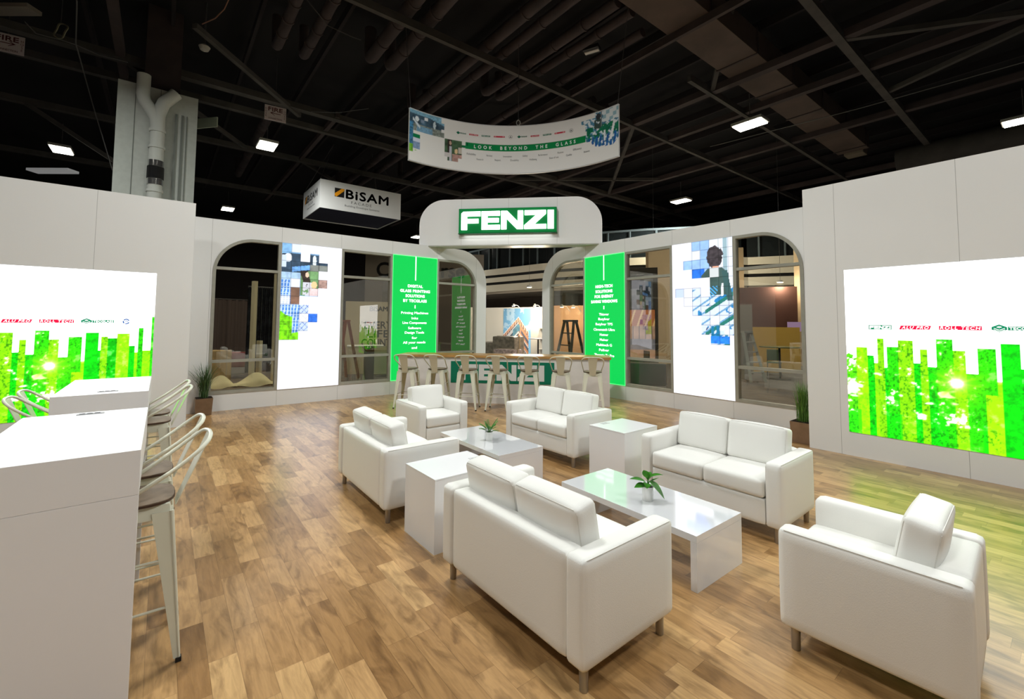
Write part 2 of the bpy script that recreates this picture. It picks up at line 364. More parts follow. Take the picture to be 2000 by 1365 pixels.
wing('wall_back_right', 0, 0, holeR, outR, wmR, RWR, 0)
# tall panels carrying the two large backlit screens
o = MB().plate([(-6.5, 0), (.365, 0), (.365, H), (-6.5, H)], [], 0, .30).build('wall_left', wmT); o.location = (LPX, 0, 0); o.rotation_euler = (0, 0, PI/2); struct(o)
o = MB().plate([(-2.425, 0), (4.4, 0), (4.4, H), (-2.425, H)], [], 0, .30).build('wall_right', wmT); o.location = (0, RPY, 0); struct(o)

# ------------------------------------------------------------------ windows
FWD = .055
def window(no, x0, x1, loc, rz, arcside=None):
    root = thing('window_%d' % no, None, None, loc, rz, kind='structure')
    o_, i_ = [], []
    a, b = x0, x1
    def loop(d):
        r = rH-d
        L = [(a+d, Z0+d), (b-d, Z0+d)]
        L += arc(b-rH, Z1-rH, r, 0, 90) if arcside == 'R' else [(b-d, Z1-d)]
        L += arc(a+rH, Z1-rH, r, 90, 180) if arcside == 'L' else [(a+d, Z1-d)]
        return L
    k = MB().plate(loop(.001), [loop(FWD)], -.012, .10)
    k.build('window_frame', FRAME, root)
    t = MB()
    for z in (2.73, .94): t.box(a+FWD, b-FWD, -.004, .09, z-.027, z+.027)
    t.build('transom', FRAME, root)
    MB().plate(loop(FWD-.01), [], .052, .056).build('pane', GLASS, root)
    return root
window(1, .715, 1.89, LWR, PI/2, 'L'); window(2, 3.11, 4.31, LWR, PI/2); window(3, 5.51, 6.73, LWR, PI/2, 'R')
window(4, -8.91, -7.62, RWR, 0, 'L'); window(5, -6.40, -5.19, RWR, 0); window(6, -3.94, -2.79, RWR, 0, 'R')

# ------------------------------------------------------------------ artwork for the backlit panels
C = lambda r, g, b: np.array([r, g, b])/255.
BARS = [(0,.104,1.40,'w'),(.104,.224,1.43,'y'),(.224,.294,1.33,'g'),(.294,.326,1.234,'y'),(.326,.392,1.55,'o'),(.392,.422,1.18,'g'),(.422,.528,1.446,'l'),
 (.528,.673,1.53,'o'),(.673,.731,1.26,'g'),(.731,.80,1.43,'o'),(.80,.877,1.228,'g'),(.877,1.024,1.553,'l'),(1.024,1.128,1.427,'o'),(1.128,1.218,1.17,'l'),
 (1.218,1.363,1.467,'l'),(1.363,1.398,1.11,'y'),(1.398,1.54,1.525,'G'),(1.54,1.568,1.26,'g'),(1.568,1.64,1.465,'o'),(1.64,1.75,1.44,'d'),(1.75,1.89,1.51,'y'),
 (1.89,1.958,1.32,'G'),(1.958,1.99,1.215,'y'),(1.99,2.054,1.588,'l'),(2.054,2.143,1.245,'y'),(2.143,2.18,1.77,'l')]
SCW, SCH, SCZ = 2.175, 2.145, .31
def forest(U, V, w, h):
    Z = V+SCZ; c = np.ones(U.shape+(3,))*.97
    n1 = fbm(U, V, 24, 1, 5); n2 = fbm(U, V, 6, 2, 4); n3 = fbm(U, V, 48, 3, 3, 1.3, 1)
    tone = {'w': C(110,235,10), 'y': C(176,250,0), 'g': C(0,212,5), 'o': C(160,226,0), 'l': C(52,222,0), 'G': C(0,212,10), 'd': C(0,190,0)}
    leaf = {'w': .55, 'y': .25, 'g': .35, 'o': .35, 'l': .42, 'G': .05, 'd': .45}
    for a, b, zt, t in BARS:
        m = (U >= a) & (U < b) & (Z < zt)
        base = tone[t][None, None, :]*(.72+.52*n1[..., None])
        # lower blocks change hue
        low = (Z < .62) & (((U*7.3).astype(int) % 3) == 0); base = np.where(low[..., None], base*.5+C(0,225,10)*.5, base)
        low2 = (Z < .95) & (U > 1.266) & (U < 1.398); base = np.where(low2[..., None], C(190,245,0)*(.92+.12*n1[..., None]), base)
        dk = np.clip((.47-n3)*7, 0, 1)*np.clip((.60-n2)*8, 0, 1)*(.35 if t in 'Gy' else 1); dk = dk[..., None]; base = base*(1-dk)+base*C(120,176,255)*dk
        if t == 'G': dens = (np.abs(U-1.49)/.03)**2+(np.abs(Z-1.36+.0)/.07)**2 < 1
        else: dens = (n1*.6+n2*.4 > .70-.22*leaf[t]) & (U < 1.3)
        hi = np.clip((n1*.55+n2*.45-.60+.10*leaf[t])*9, 0, 1)*(1 if t not in 'G' else .1)
        hi = hi*np.where(Z > .55, 1, .35)*np.where(U < 1.2, 1, .45)
        gap = np.clip((fbm(U, Z, 3.2, 9, 4, 1, 2.2)-.56)*14, 0, 1)*np.where((Z > .78) & (Z < 1.15) & (U < 1.05), 1, 0)
        hi = np.maximum(hi, gap)[..., None]
        base = base*(1-hi)+C(252,255,225)*hi
        if t == 'w':
            mk = np.clip((fbm(U, V, 20, 11, 3)-.42-(Z-1.2)*.6)*8, 0, 1)[..., None]; base = base*mk+.97*(1-mk)
        c = np.where(m[..., None], base, c)
    dx, dz = U-1.045, Z-1.054; r = np.hypot(dx, dz); th = np.arctan2(dz, dx)
    inb = c.min(-1) < .9
    ray = np.clip(1-r/.30, 0, 1)**1.3*np.clip((np.cos(th*14+.6)+np.cos(th*9+2.))*.5+.1, 0, 1)
    glow = np.exp(-(r/.075)**2)*1.0
    c = np.where(inb[..., None], c*(1-.8*ray[..., None])+C(225,255,60)*.8*ray[..., None], c)
    warm = np.exp(-(r/.20)**2)[..., None]*.6; c = np.where(inb[..., None], c*(1-warm)+C(196,250,0)*warm, c)
    c = c*(1-glow[..., None])+glow[..., None]
    c = np.where((r < .045)[..., None], 1, c)
    return c
CS = .183
def cellid(U, V, w, h, off=0.): return np.floor((U-off)/CS).astype(int), np.floor((h-V)/CS).astype(int)
def line_grid(U, V, h, off, c, m):
    fu = np.abs(((U-off)/CS+.5) % 1-.5)*CS; fv = np.abs(((h-V)/CS+.5) % 1-.5)*CS
    k = ((fu < .006) | (fv < .006)) & m; return np.where(k[..., None], c*.72, c)
def collage_left(U, V, w, h):
    X = U; Y = h-V; c = np.ones(U.shape+(3,))*C(240,240,250); ci, ri = cellid(U, V, w, h)
    rows = {0:(0,1),1:(0,1,3),2:(0,1,2,3,4),3:(0,1,2,3),4:(0,1,2,3,4),5:(0,1,2,3),6:(0,1),7:(0,1,2),8:(0,1,2,3),9:(0,1,2),10:(0,1)}
    n = fbm(U, V, 18, 21, 4); n2 = fbm(U, V, 6, 22, 4); m = np.zeros(U.shape, bool)
    for r, cs in rows.items():
        for k in cs: m |= (ri == r) & (ci == k)
    art = C(150,190,230)*(.8+.4*n[..., None])
    # car interior, driver
    car = (Y > .2) & (Y < .60); art = np.where(car[..., None], C(48,66,84)*(.6+.9*n2[..., None]), art)
    sky = (Y < .2+.1*np.clip(.2-X, 0, 1)); art = np.where(sky[..., None], C(130,180,225)*(.85+.3*n[..., None]), art)
    face = ((X-.12)/.075)**2+((Y-.30)/.09)**2 < 1; art = np.where(face[..., None], C(225,232,240), art)
    neck = (X < .09) & (Y > .25) & (Y < .5); art = np.where(neck[..., None], C(200,215,232), art)
    arm = (np.abs((Y-.56)-(X-.1)*-.18-.0) < .05) & (X > .2) & (X < .62); art = np.where(arm[..., None], C(110,165,230)*(.8+.4*n[..., None]), art)
    slv = (Y > .60) & (Y < .76) & (X < .37); art = np.where(slv[..., None], C(165,195,225)*(.85+.3*n[..., None]), art)
    hand = ((X-.64)/.04)**2+((Y-.33)/.12)**2 < 1; art = np.where(hand[..., None], C(215,225,230), art)
    road = (Y > .42) & (Y < .56) & (X > .55); art = np.where(road[..., None], C(130,135,130)*(.7+.5*n2[..., None]), art)
    # woman and child
    wc = (Y > .56) & (Y < 1.09) & (X > .37); art = np.where(wc[..., None], C(110,150,100)*(.7+.6*n2[..., None]), art)
    hair = (np.abs(X-.47-.04*np.sin(Y*9)) < .075) & (Y > .56) & (Y < .92); art = np.where(hair[..., None], C(52,42,38)*(.7+.7*n[..., None]), art)
    f2 = ((X-.50)/.035)**2+((Y-.64)/.055)**2 < 1; art = np.where(f2[..., None], C(232,196,170), art)
    dress = (Y > .80) & (Y < 1.09) & (X > .42) & (X < .60); art = np.where(dress[..., None] & (n[..., None] > .38), C(205,205,215), art)
    kid = ((X-.645)/.06)**2+((Y-.85)/.075)**2 < 1; art = np.where(kid[..., None], C(238,200,150), art)
    kb = (Y > .93) & (Y < 1.09) & (X > .56) & (X < .74); art = np.where(kb[..., None], C(228,205,205)*(.85+.25*n[..., None]), art)
    br = (ci == 1) & ((ri == 5) | (ri == 6)); art = np.where(br[..., None], C(132,100,82)*(.7+.6*n2[..., None]), art)
    c4 = (ci == 4) & (ri == 4); art = np.where(c4[..., None], C(170,140,130)*(.6+.8*n[..., None]), art)
    # glass tower with tree
    tow = (Y > .76) & ((X < .19) | (Y > 1.27)); st = np.sin((X*105)+(Y-1)*6) > -.2; hz = np.sin(Y*150) > -.85
    tc = np.where((st & hz)[..., None], C(70,130,215), C(190,215,245)); art = np.where(tow[..., None], tc*(.8+.4*n2[..., None]), art)
    diag = (Y > 1.27) & (X > .37); dl = (np.abs(((X*1.2+Y)*9) % 1-.5) < .07) | (np.abs(((X*1.0-Y)*7) % 1-.5) < .06)
    art = np.where(diag[..., None], np.where(dl[..., None], C(90,120,190), C(195,212,244)), art)
    bl = (ci == 3) & (ri == 8); art = np.where(bl[..., None], C(50,110,215)*(.8+.5*n[..., None]), art)
    tree = ((Y > 1.42+.32*np.clip(X*1.6, 0, 1)+.12*(n2-.5)) & (X < .24)) | ((Y > 1.88+.06*(n2-.5)) & (X < .37))
    art = np.where(tree[..., None], C(120,220,20)*(.5+.95*n[..., None]), art)
    for (a, b_) in ((1, 4), (0, 6), (2, 8), (1, 0)):
        q = (ci == a) & (ri == b_); art = np.where(q[..., None], art*.25+C(243,240,246)*.75, art)
    c = np.where(m[..., None], art, c); return line_grid(U, V, h, 0, c, m)
def collage_right(U, V, w, h):
    X = U; Y = h-V; off = .065; c = np.ones(U.shape+(3,))*C(242,242,251); ci, ri = cellid(U, V, w, h, off)
    start = {0:2,1:2,2:1,3:2,4:4,5:0,6:1,7:2,8:3,9:3,10:4}
    m = np.zeros(U.shape, bool)
    for r, s in start.items(): m |= (ri == r) & (ci >= s)
    m &= ~((ri == 5) & (ci == 3)); m &= ~((ri == 10) & (ci > 5))
    n = fbm(U, V, 18, 31, 4); n2 = fbm(U, V, 6, 32, 4)
    art = C(214,226,250)*(.93+.1*n[..., None])
    gl = (Y < .75) & (X < .8); art = np.where(gl[..., None], C(150,188,240)*(.85+.3*n2[..., None]), art)
    gb = (Y > .55) & (Y < .74) & (X < .7); art = np.where(gb[..., None], C(40,110,215)*(.7+.6*n2[..., None]), art)
    wn = (X > .8) & (Y < 1.1); art = np.where(wn[..., None], C(226,234,246), art)
    mull = (X > 1.06) & (X < 1.14) & (Y < .62); art = np.where(mull[..., None], C(150,178,188), art)
    fl = (Y > .95); d = (X*.62+Y); 
    sl = (np.abs((d*5.2) % 1-.5) < .10); art = np.where((fl & sl)[..., None], C(110,160,200), art)
    bands = (d > 1.55) & (np.abs((d*3.1) % 1-.5) < .2) & (X > .55); art = np.where(bands[..., None] & (n2[..., None] > .46), C(40,130,190), art)
    bands2 = (d > 1.7) & (np.abs((d*2.3+.3) % 1-.5) < .09) & (X > .7); art = np.where(bands2[..., None], C(40,120,110), art)
    # person seen from behind: hair, jacket
    hd = ((X-.90)/.165)**2+((Y-.345)/.205)**2+1.1*(fbm(U, V, 11, 33, 3)-.5) < 1; art = np.where(hd[..., None], C(60,54,58)*(.6+.9*n[..., None]), art)
    nk = (np.abs(X-.92) < .06) & (Y > .52) & (Y < .575); art = np.where(nk[..., None], C(236,170,140), art)
    bw = .27-.0*Y; jk = (np.abs(X-.90) < np.clip(.14+(Y-.55)*1.0, 0, .27)) & (Y > .56) & (Y < 1.08)
    art = np.where(jk[..., None], C(62,86,82)*(.8+.4*n2[..., None]), art)
    ar = (np.abs(X-(1.10+(Y-.7)*.18)) < .055) & (Y > .62) & (Y < 1.19); art = np.where(ar[..., None], C(58,92,92), art)
    gp = (np.abs(X-(1.045+(Y-.8)*-.03)) < .02) & (Y > .86) & (Y < 1.1); art = np.where(gp[..., None], C(235,240,248), art)
    jb = (Y > .9) & (X > .78) & (X < .95) & (d < 1.62) & (np.sin((X-Y)*90) > 0); art = np.where(jb[..., None], C(80,170,225), art)
    for x0, y0, y1, ww in ((.84, 1.66, 1.88, .025), (.94, 1.63, 1.88, .025), (1.10, 1.81, 1.9, .03)):
        q = (np.abs(X-x0) < ww) & (Y > y0) & (Y < y1); art = np.where(q[..., None], C(30,120,160), art)
    q = (Y > 1.86) & (Y < 1.99) & (X > .78); art = np.where(q[..., None], C(40,120,225)*(.75+.6*n[..., None]), art)
    q = (Y > 1.70) & (Y < 1.8) & (X > .61) & (X < .76) & (n2 > .42); art = np.where(q[..., None], C(50,70,110), art)
    q = (ci == 0) & (ri == 5); art = np.where(q[..., None], C(192,208,246), art)
    q = ((ci == 1) | (ci == 3)) & (ri == 5) | ((ri == 6) & (ci == 1)); art = np.where(q[..., None], C(232,236,248), art)
    for (a, b_) in ((4, 3), (5, 9), (4, 8), (2, 1), (6, 10)):
        q = (ci == a) & (ri == b_); art = np.where(q[..., None], art*.2+C(238,240,242)*.8, art)
    c = np.where(m[..., None], art, c); c = line_grid(U, V, h, off, c, m); return c

# ------------------------------------------------------------------ backlit fabric panels
BACK = attr_mat('backlit_print', EM); BACK2 = attr_mat('backlit_collage', 1.15); GREENP = mat('green_backlit_fabric', (.01, .03, .01), .6, emit=rgb(0, 196, 78), es=1.05)
TRIMW = mat('panel_edge_profile', rgb(225, 226, 230), .4)
def edge(parent, w, h, z0, x0=0, d=.012, m_=None, t=.008):
    MB().plate([(x0, z0), (x0+w, z0), (x0+w, z0+h), (x0, z0+h)], [[(x0+t, z0+t), (x0+w-t, z0+t), (x0+w-t, z0+h-t), (x0+t, z0+h-t)]], -d, .0).build('edge_profile', m_ or TRIMW, parent)
def round_logo(p, x, z, r, y, mts):
    k = MB()
    for a0, a1, rr in ((20, 150, 1), (165, 230, 1), (250, 345, 1)):
        a = arc(x, z, r*rr, a0, a1, 8); b = arc(x, z, r*rr*.6, a1, a0, 8); k.plate(a+b, [], y-.002, y)
    k.plate([(x-.55*r, z-.1*r), (x-.1*r, z+.38*r), (x+.5*r, z+.25*r), (x+.62*r, z-.12*r), (x+.15*r, z+.05*r), (x-.2*r, z-.02*r)], [], y-.002, y)
    o = k.build('logo', mts[0], p); k = MB()
    for dx, dz in ((-1.9, 1.1), (1.7, 1.1), (-1.9, -.9), (.9, 1.7)): k.plate([(x+dx*r-.2*r, z+dz*r), (x+dx*r+.1*r, z+dz*r-.1*r), (x+dx*r+.2*r, z+dz*r+.12*r)], [], y-.002, y)
    k.build('logo', mts[1], p)
def brand_row(p, z=1.69, y=-.003):
    gm = MB(); gm.plate([(.248, z-.029), (.481, z-.029), (.481, z+.029), (.248, z+.029)], [], y-.001, y); gm.build('logo_plate', INKG, p)
    wordmark(p, INKW, .3645, z, .042, .215, y-.003, y-.0015)
    k = MB(); k.plate([(.551, z-.026), (.832, z-.024), (.849, z+.024), (.568, z+.024)], [], y-.001, y); k.build('logo_plate', INKR, p)
    text_obj('lettering', 'ALU PRO', INKW, p, .70, z, .034, y-.0015, width=.25, bold=.02, shear=.3, spacing=1.2, ext=.001)
    k = MB(); k.plate([(.914, z-.024), (1.266, z-.024), (1.266, z+.024), (.914, z+.024)], [], y-.001, y); k.build('logo_plate', INKR, p)
    text_obj('lettering', 'ROLL TECH', INKW, p, 1.09, z, .034, y-.0015, width=.33, bold=.02, shear=.15, spacing=1.2, ext=.001)
    hx, hz = 1.397, z; a, b = .058, .044
    hexa = lambda s: [(hx-a*s, hz+b*.35*s), (hx, hz+b*s), (hx+a*s, hz+b*.35*s), (hx+a*s, hz-b*.35*s), (hx, hz-b*s), (hx-a*s, hz-b*.35*s)]
    k = MB(); k.plate(hexa(1), [], y-.001, y); k.build('logo', INKG, p)
    k = MB()
    for dz in (0, -.016):
        k.plate([(hx-.042, hz+.004+dz), (hx, hz-.016+dz), (hx+.042, hz+.004+dz), (hx+.042, hz-.001+dz), (hx, hz-.022+dz), (hx-.042, hz-.001+dz)], [], y-.0025, y-.0015)
    k.plate([(hx-.022, hz+.014), (hx, hz+.025), (hx+.022, hz+.014), (hx, hz+.004)], [[(hx-.010, hz+.0145), (hx, hz+.0095), (hx+.010, hz+.0145), (hx, hz+.0195)][::-1]], y-.0025, y-.0015)
    k.build('logo', INKW, p)
    k = MB(); k.plate([(1.46, z-.021), (1.70, z-.021), (1.70, z+.021), (1.46, z+.021)], [], y-.001, y); k.build('logo_plate', INKG, p)
    text_obj('lettering', 'TECGLASS', INKW, p, 1.58, z, .028, y-.0015, width=.22, bold=.03, ext=.001)
    round_logo(p, 1.84, z, .042, y, (INKB, INKG))
def big_screen(loc, rz, x0, label):
    c = Vector(loc); 
    r = thing('backlit_screen', label, 'light box', (loc[0]+math.cos(rz)*x0, loc[1]+math.sin(rz)*x0, 0), rz, 'large backlit forest screens')
    painted('printed_panel', r, SCW, SCH, .0085, forest, BACK, -.006, 0, SCZ); edge(r, SCW, SCH, SCZ, 0, .006, None, .004); brand_row(r, 1.69, -.009)
    return r
big_screen((LPX, 0, 0), PI/2, -2.275, 'square glowing screen of green forest strips on the left wall behind the bar tables')
big_screen((0, RPY, 0), 0, -1.955, 'square glowing screen of green forest strips on the right wall, first logo FENZI')
PH = Z1-Z0
def lightbox(x0, x1, loc, rz, fn, label):
    r = thing('picture_light_box', label, 'light box', (loc[0]+math.cos(rz)*x0, loc[1]+math.sin(rz)*x0, Z0), rz, 'tall white picture light boxes')
    w = x1-x0; painted('printed_panel', r, w-.01, PH-.01, .0115, fn, BACK2, -.014, .005, .005); edge(r, w, PH, 0, 0, .014, None, .005)
    MB().box(.005, w-.005, .0, .10, .005, PH-.005).build('housing', TRIMW, r); return r
lightbox(1.89, 3.11, LWR, PI/2, collage_left, 'tall glowing white panel with collage of driver, mother, child and glass tower')
lightbox(-5.19, -3.94, RWR, 0, collage_right, 'tall glowing white panel with collage of a person in dark jacket seen from behind')
def greenbox(x0, x1, loc, rz, head, items, label):
    r = thing('green_light_box', label, 'light box', (loc[0]+math.cos(rz)*x0, loc[1]+math.sin(rz)*x0, Z0), rz, 'tall green text light boxes')
    w = x1-x0; k = MB(); k.box(.005, w-.005, -.012, .10, .005, PH-.005); k.build('green_panel', GREENP, r)
    edge(r, w, PH, 0, 0, .014, mat('green_edge_glow', (.02, .1, .02), .5, emit=rgb(90, 255, 130), es=1.3), .012)
    cx = w/2+(.0); MB().box(cx-.012, cx+.012, -.016, -.012, 2.75-Z0, Z1-Z0-.006).build('divider_line', INKW, r)
    for i, t in enumerate(head):
        z = 2.605-.121*i-Z0; text_obj('lettering', t, INKW, r, cx, z, .066, -.0125, width=None if len(t) < 5 else min(.98, .066*len(t)*.86), bold=.05, spacing=1.1, ext=.003)
    MB().box(cx-.011, cx+.011, -.016, -.012, 2.055-Z0, 2.135-Z0).build('divider_line', INKW, r)
    for i, t in enumerate(items):
        z = 1.935-.121*i-Z0
        if z > .03: text_obj('lettering', t, INKW, r, cx, z, .058, -.0125, width=.0475*len(t)*(.9 if len(t) > 3 else 1), bold=.006, ext=.003)
greenbox(4.31, 5.51, LWR, PI/2, ['DIGITAL', 'GLASS PRINTING', 'SOLUTIONS', 'BY TECGLASS'], ['Printing Machines', 'Inks', 'Line Components', 'Software', 'Design Tools', 'for', 'All your needs', 'and'],
         'tall green glowing panel reading DIGITAL GLASS PRINTING SOLUTIONS BY TECGLASS')
greenbox(-7.62, -6.40, RWR, 0, ['HIGH-TECH', 'SOLUTIONS', 'FOR ENERGY', 'SAVING WINDOWS'], ['Thiover', 'Butylver', 'Butylver TPS', 'Chromatch Ultra', 'Hotver', 'Molver', 'Multitech G', 'Poliver', 'Thermix Tx Pro'],
         'tall green glowing panel reading HIGH-TECH SOLUTIONS FOR ENERGY SAVING WINDOWS')

# ------------------------------------------------------------------ header over the doorway with its sign
def diagpt(t, n, z=0): return Vector((t*R2-n*R2, t*R2+n*R2, z))   # t along the bar, n away from the camera corner
HD = 10.92
hr = thing('header_board', 'white rounded board spanning the doorway above both window walls', 'header', diagpt(-1.44, HD, H), PI/4)
rr = .64; hw, hh = 2.30, 1.17
k = MB().plate([(-hw, 0), (hw, 0)]+arc(hw-rr, hh-rr, rr, 0, 90)+arc(-hw+rr, hh-rr, rr, 90, 180), [], 0, .36)
k.build('rounded_board', wall_mat('white_header_panel', 0, 0.0), hr, bevel=0)
MB().box(-hw, hw, -.001, .36, -.03, -.0005).build('soffit_strip', mat('metal_soffit', rgb(196, 196, 184), .35, metal=.3), hr)
sg = thing('illuminated_sign', 'green box sign with glowing white FENZI letters on the white header board', 'sign', diagpt(-1.46, HD, 3.935), PI/4)
MB().box(-1.22, 1.22, -.14, -.002, 0, .62).build('sign_box', SIGNG, sg, bevel=.006)
wordmark(sg, SIGNW, 0, .31, .46, 2.30, -.165, -.1405)
MB().box(-1.235, 1.235, -.142, -.002, -.012, -.0005).build('sign_trim', mat('sign_trim_green', rgb(20, 90, 50), .4), sg)
L = bpy.data.lights.new('sign_light', 'AREA'); L.energy = 1.8; L.shape = 'RECTANGLE'; L.size = 2.2; L.size_y = .08; L.color = (.95, 1, .97)
lo = bpy.data.objects.new('sign_light', L); COL.objects.link(lo); lo.parent = sg; lo.location = (0, -.07, -.02); lo.visible_camera = False

# ------------------------------------------------------------------ bar counter
BD = 9.449
br = thing('bar_counter', 'long bar counter with whitewashed front and wooden top across the doorway', 'bar', diagpt(-1.385, BD), PI/4)
BF = mat('whitewashed_wood_front', rgb(214, 208, 202), .5, var=.07, vscale=5)
n_ = BF.node_tree.nodes; [x for x in n_ if x.type == 'TEX_NOISE'][0].inputs['Scale'].default_value = 3
MB().box(-2.27, 2.27, 0, .62, 0, .965).build('counter_body', BF, br, bevel=.003)
MB().box(-2.29, 2.30, -.03, .66, .966, 1.015).build('countertop', mat('oak_edge_countertop', rgb(176, 132, 76), .35, var=.15, vscale=4), br, bevel=.003)
MB().box(-1.09, 1.13, -.004, -.0005, .425, .885).build('sign_plate', GREEND, br)
wordmark(br, mat('white_vinyl_letters', rgb(214, 212, 208), .5), .02, .655, .335, 1.80, -.0065, -.0045)

# ------------------------------------------------------------------ bar stools
def make_stool():
    r = thing('bar_stool', 'cream', 'bar stool')
    # local: front towards +y, back towards -y
    n = 28; pts = []
    for i in range(n):
        a = 2*PI*i/n; c_, s_ = math.cos(a), math.sin(a); e = .62
        pts.append((.178*math.copysign(abs(c_)**e, c_), .178*math.copysign(abs(s_)**e, s_)))
    def slab(z0, z1, k=1, m_=None, name='', inset=0):
        vs = [(p[0]*k, p[1]*k, z0) for p in pts]+[(p[0]*k, p[1]*k, z1) for p in pts]
        fs = [tuple(range(n))[::-1], tuple(range(n, 2*n))]+[(i, (i+1) % n, n+(i+1) % n, n+i) for i in range(n)]
        return MB().add(vs, fs)
    slab(.773, .783, 1.0).build('seat_edge', DARKEDGE, r, bevel=.002)
    slab(.7832, .789, .985).build('seat', SEATW, r, bevel=.002)
    k = MB(); k.frustum([(-.165,-.165,.70),(.165,-.165,.70),(.165,.165,.70),(-.165,.165,.70)], [(-.155,-.155,.7725),(.155,-.155,.7725),(.155,.155,.7725),(-.155,.155,.7725)])
    k.build('seat_pan', CREAM, r, bevel=.01)
    for sx in (-1, 1):
        for sy in (-1, 1):
            # folded sheet leg: two tapering flanges meeting at the outer corner
            k = MB(); T, B = .166, .222; w0, w1 = .085, .026; th = .004
            for ax in (0, 1):
                def q(c_, w, z, tt):
                    o = [sx*c_, sy*c_]; i = list(o); i[ax] -= (sx, sy)[ax]*w
                    oo = list(o); ii = list(i); oo[1-ax] -= (sx, sy)[1-ax]*tt; ii[1-ax] -= (sx, sy)[1-ax]*tt
                    return [(o[0], o[1], z), (i[0], i[1], z), (ii[0], ii[1], z), (oo[0], oo[1], z)]
                k.frustum(q(B, w1, .018, th), q(T, w0, .735, th))
            k.tube([(sx*(B-.003), sy*(B-.003), .02), (sx*(T-.003), sy*(T-.003), .735)], [.006, .010], 8)
            lg = k.build('leg', CREAM, r)
            bm = bmesh.new(); bm.from_mesh(lg.data); bmesh.ops.recalc_face_normals(bm, faces=bm.faces[:]); bm.to_mesh(lg.data); bm.free()
            MB().box(sx*B-.017*(sx > 0)-.003*(sx < 0)-.004, sx*B+.017*(sx < 0)+.003*(sx > 0)+.004, sy*B-.017*(sy > 0)-.007*(sy < 0), sy*B+.017*(sy < 0)+.007*(sy > 0), 0, .02).build('foot_cap', RUBBER, lg)
    def ring(z, skip=()):
        f = (z-.02)/.715; c_ = .222+(.166-.222)*f-.008; k = MB()
        for i, (a, b) in enumerate((((-c_,-c_),(c_,-c_)),((c_,-c_),(c_,c_)),((c_,c_),(-c_,c_)),((-c_,c_),(-c_,-c_)))):
            if i in skip: continue
            k.tube([(*a, z), (*b, z)], .0065, 8)
        return k
    ring(.27).build('footrest', CREAM, r, smooth=True); ring(.50, (0, 2, 3)).build('cross_brace', CREAM, r, smooth=True); ring(.50, (0, 1, 2)).build('cross_brace', CREAM, r, smooth=True)
    # back hoop
    P = [(-.172,.10,.775),(-.176,.05,.81),(-.196,-.10,.905),(-.208,-.19,.968),(-.198,-.262,1.025),(-.155,-.305,1.062),(-.075,-.322,1.074)]
    P += [(0,-.326,1.076)]+[(-x, y, z) for x, y, z in P[::-1]]
    Q = []
    for i in range(len(P)-1):
        p0 = Vector(P[max(i-1, 0)]); p1 = Vector(P[i]); p2 = Vector(P[i+1]); p3 = Vector(P[min(i+2, len(P)-1)])
        for t in (0, .25, .5, .75): Q.append(.5*((2*p1)+(p2-p0)*t+(2*p0-5*p1+4*p2-p3)*t*t+(3*p1-p0-3*p2+p3)*t**3))
    Q.append(Vector(P[-1])); MB().tube(Q, .0105, 10).build('back_hoop', CREAM, r, smooth=True)
    k = MB(); k.frustum([(-.058,-.184,.725),(.058,-.184,.725),(.058,-.178,.725),(-.058,-.178,.725)], [(-.088,-.322,1.068),(.088,-.322,1.068),(.088,-.316,1.068),(-.088,-.316,1.068)])
    k.build('splat', CREAM, r, bevel=.002)
    return r
st0 = make_stool(); stools = []
bl = ['leftmost of the seven cream metal stools along the bar counter', 'second from left of the seven cream metal stools at the bar counter',
      'cream bar stool in front of the letter F of the bar sign', 'middle one of the seven cream stools along the bar counter', 'cream bar stool in front of the letter Z of the bar sign',
      'second from right of the seven cream metal stools at the bar counter', 'rightmost of the seven cream metal stools along the bar counter']
for i, (t, nn) in enumerate(((-3.20, 8.83), (-2.59, 8.85), (-1.97, 8.84), (-1.345, 8.84), (-.73, 8.84), (-.11, 8.84), (.50, 8.84))):
    s = st0 if i == 0 else copy_tree(st0); p = diagpt(t, nn); s.location = p; s.rotation_euler = (0, 0, PI/4+random.uniform(-.05, .05)*(i > 0))
    s['label'] = bl[i]; s['group'] = 'bar stools along the bar counter'
for (x, y, rz, lab) in ((-3.095, -.085, PI, 'nearest cream metal stool, pushed under the right side of the near white bar table'),
        (-3.63, -.085, PI, 'second cream metal stool on the right side of the near white bar table'),
        (-5.365, -.075, PI, 'cream metal stool on right side of the far bar table, nearer one'),
        (-5.83, -.075, PI, 'cream stool on right side of the far bar table, closest to the wall'),
        (-5.37, -.64, 0, 'leftmost cream stool in the photo, left side of the far bar table'),
        (-5.825, -.64, 0, 'cream stool left of the far bar table, closest to the forest screen')):
    s = copy_tree(st0); s.location = (x, y, 0); s.rotation_euler = (0, 0, rz); s['label'] = lab; s['group'] = 'bar stools at the white bar tables'

# ------------------------------------------------------------------ white bar tables
def bar_table(x0, x1, y0, y1, label, outx, outy, ow):
    h = 1.12; r = thing('bar_table', label, 'bar table', ((x0+x1)/2, (y0+y1)/2, 0), 0, 'white waterfall bar tables'); a, b = (x1-x0)/2, (y1-y0)/2
    MB().box(-a, a, -b, b, h-.20, h).build('tabletop', SATIN, r, bevel=.002)
    for s in (-1, 1): MB().box(s*a-.06*(s > 0), s*a+.06*(s < 0), -b+.0005, b-.0005, 0, h-.2005).build('end_panel', SATIN, r, bevel=.002)
    ox, oy = outx-(x0+x1)/2, outy-(y0+y1)/2
    sk = MB().box(ox-.018, ox+.018, oy-ow/2, oy+ow/2, h, h+.004).build('power_socket', mat('grey_socket_plate', rgb(170, 170, 172), .4), r, bevel=.001)
    k = MB(); [k.box(ox-.011, ox+.011, oy-ow*.4+i*ow*.27, oy-ow*.4+i*ow*.27+ow*.2, h+.0041, h+.0055) for i in range(3)]; k.build('outlet', mat('dark_outlet', rgb(70, 70, 74), .5), sk)
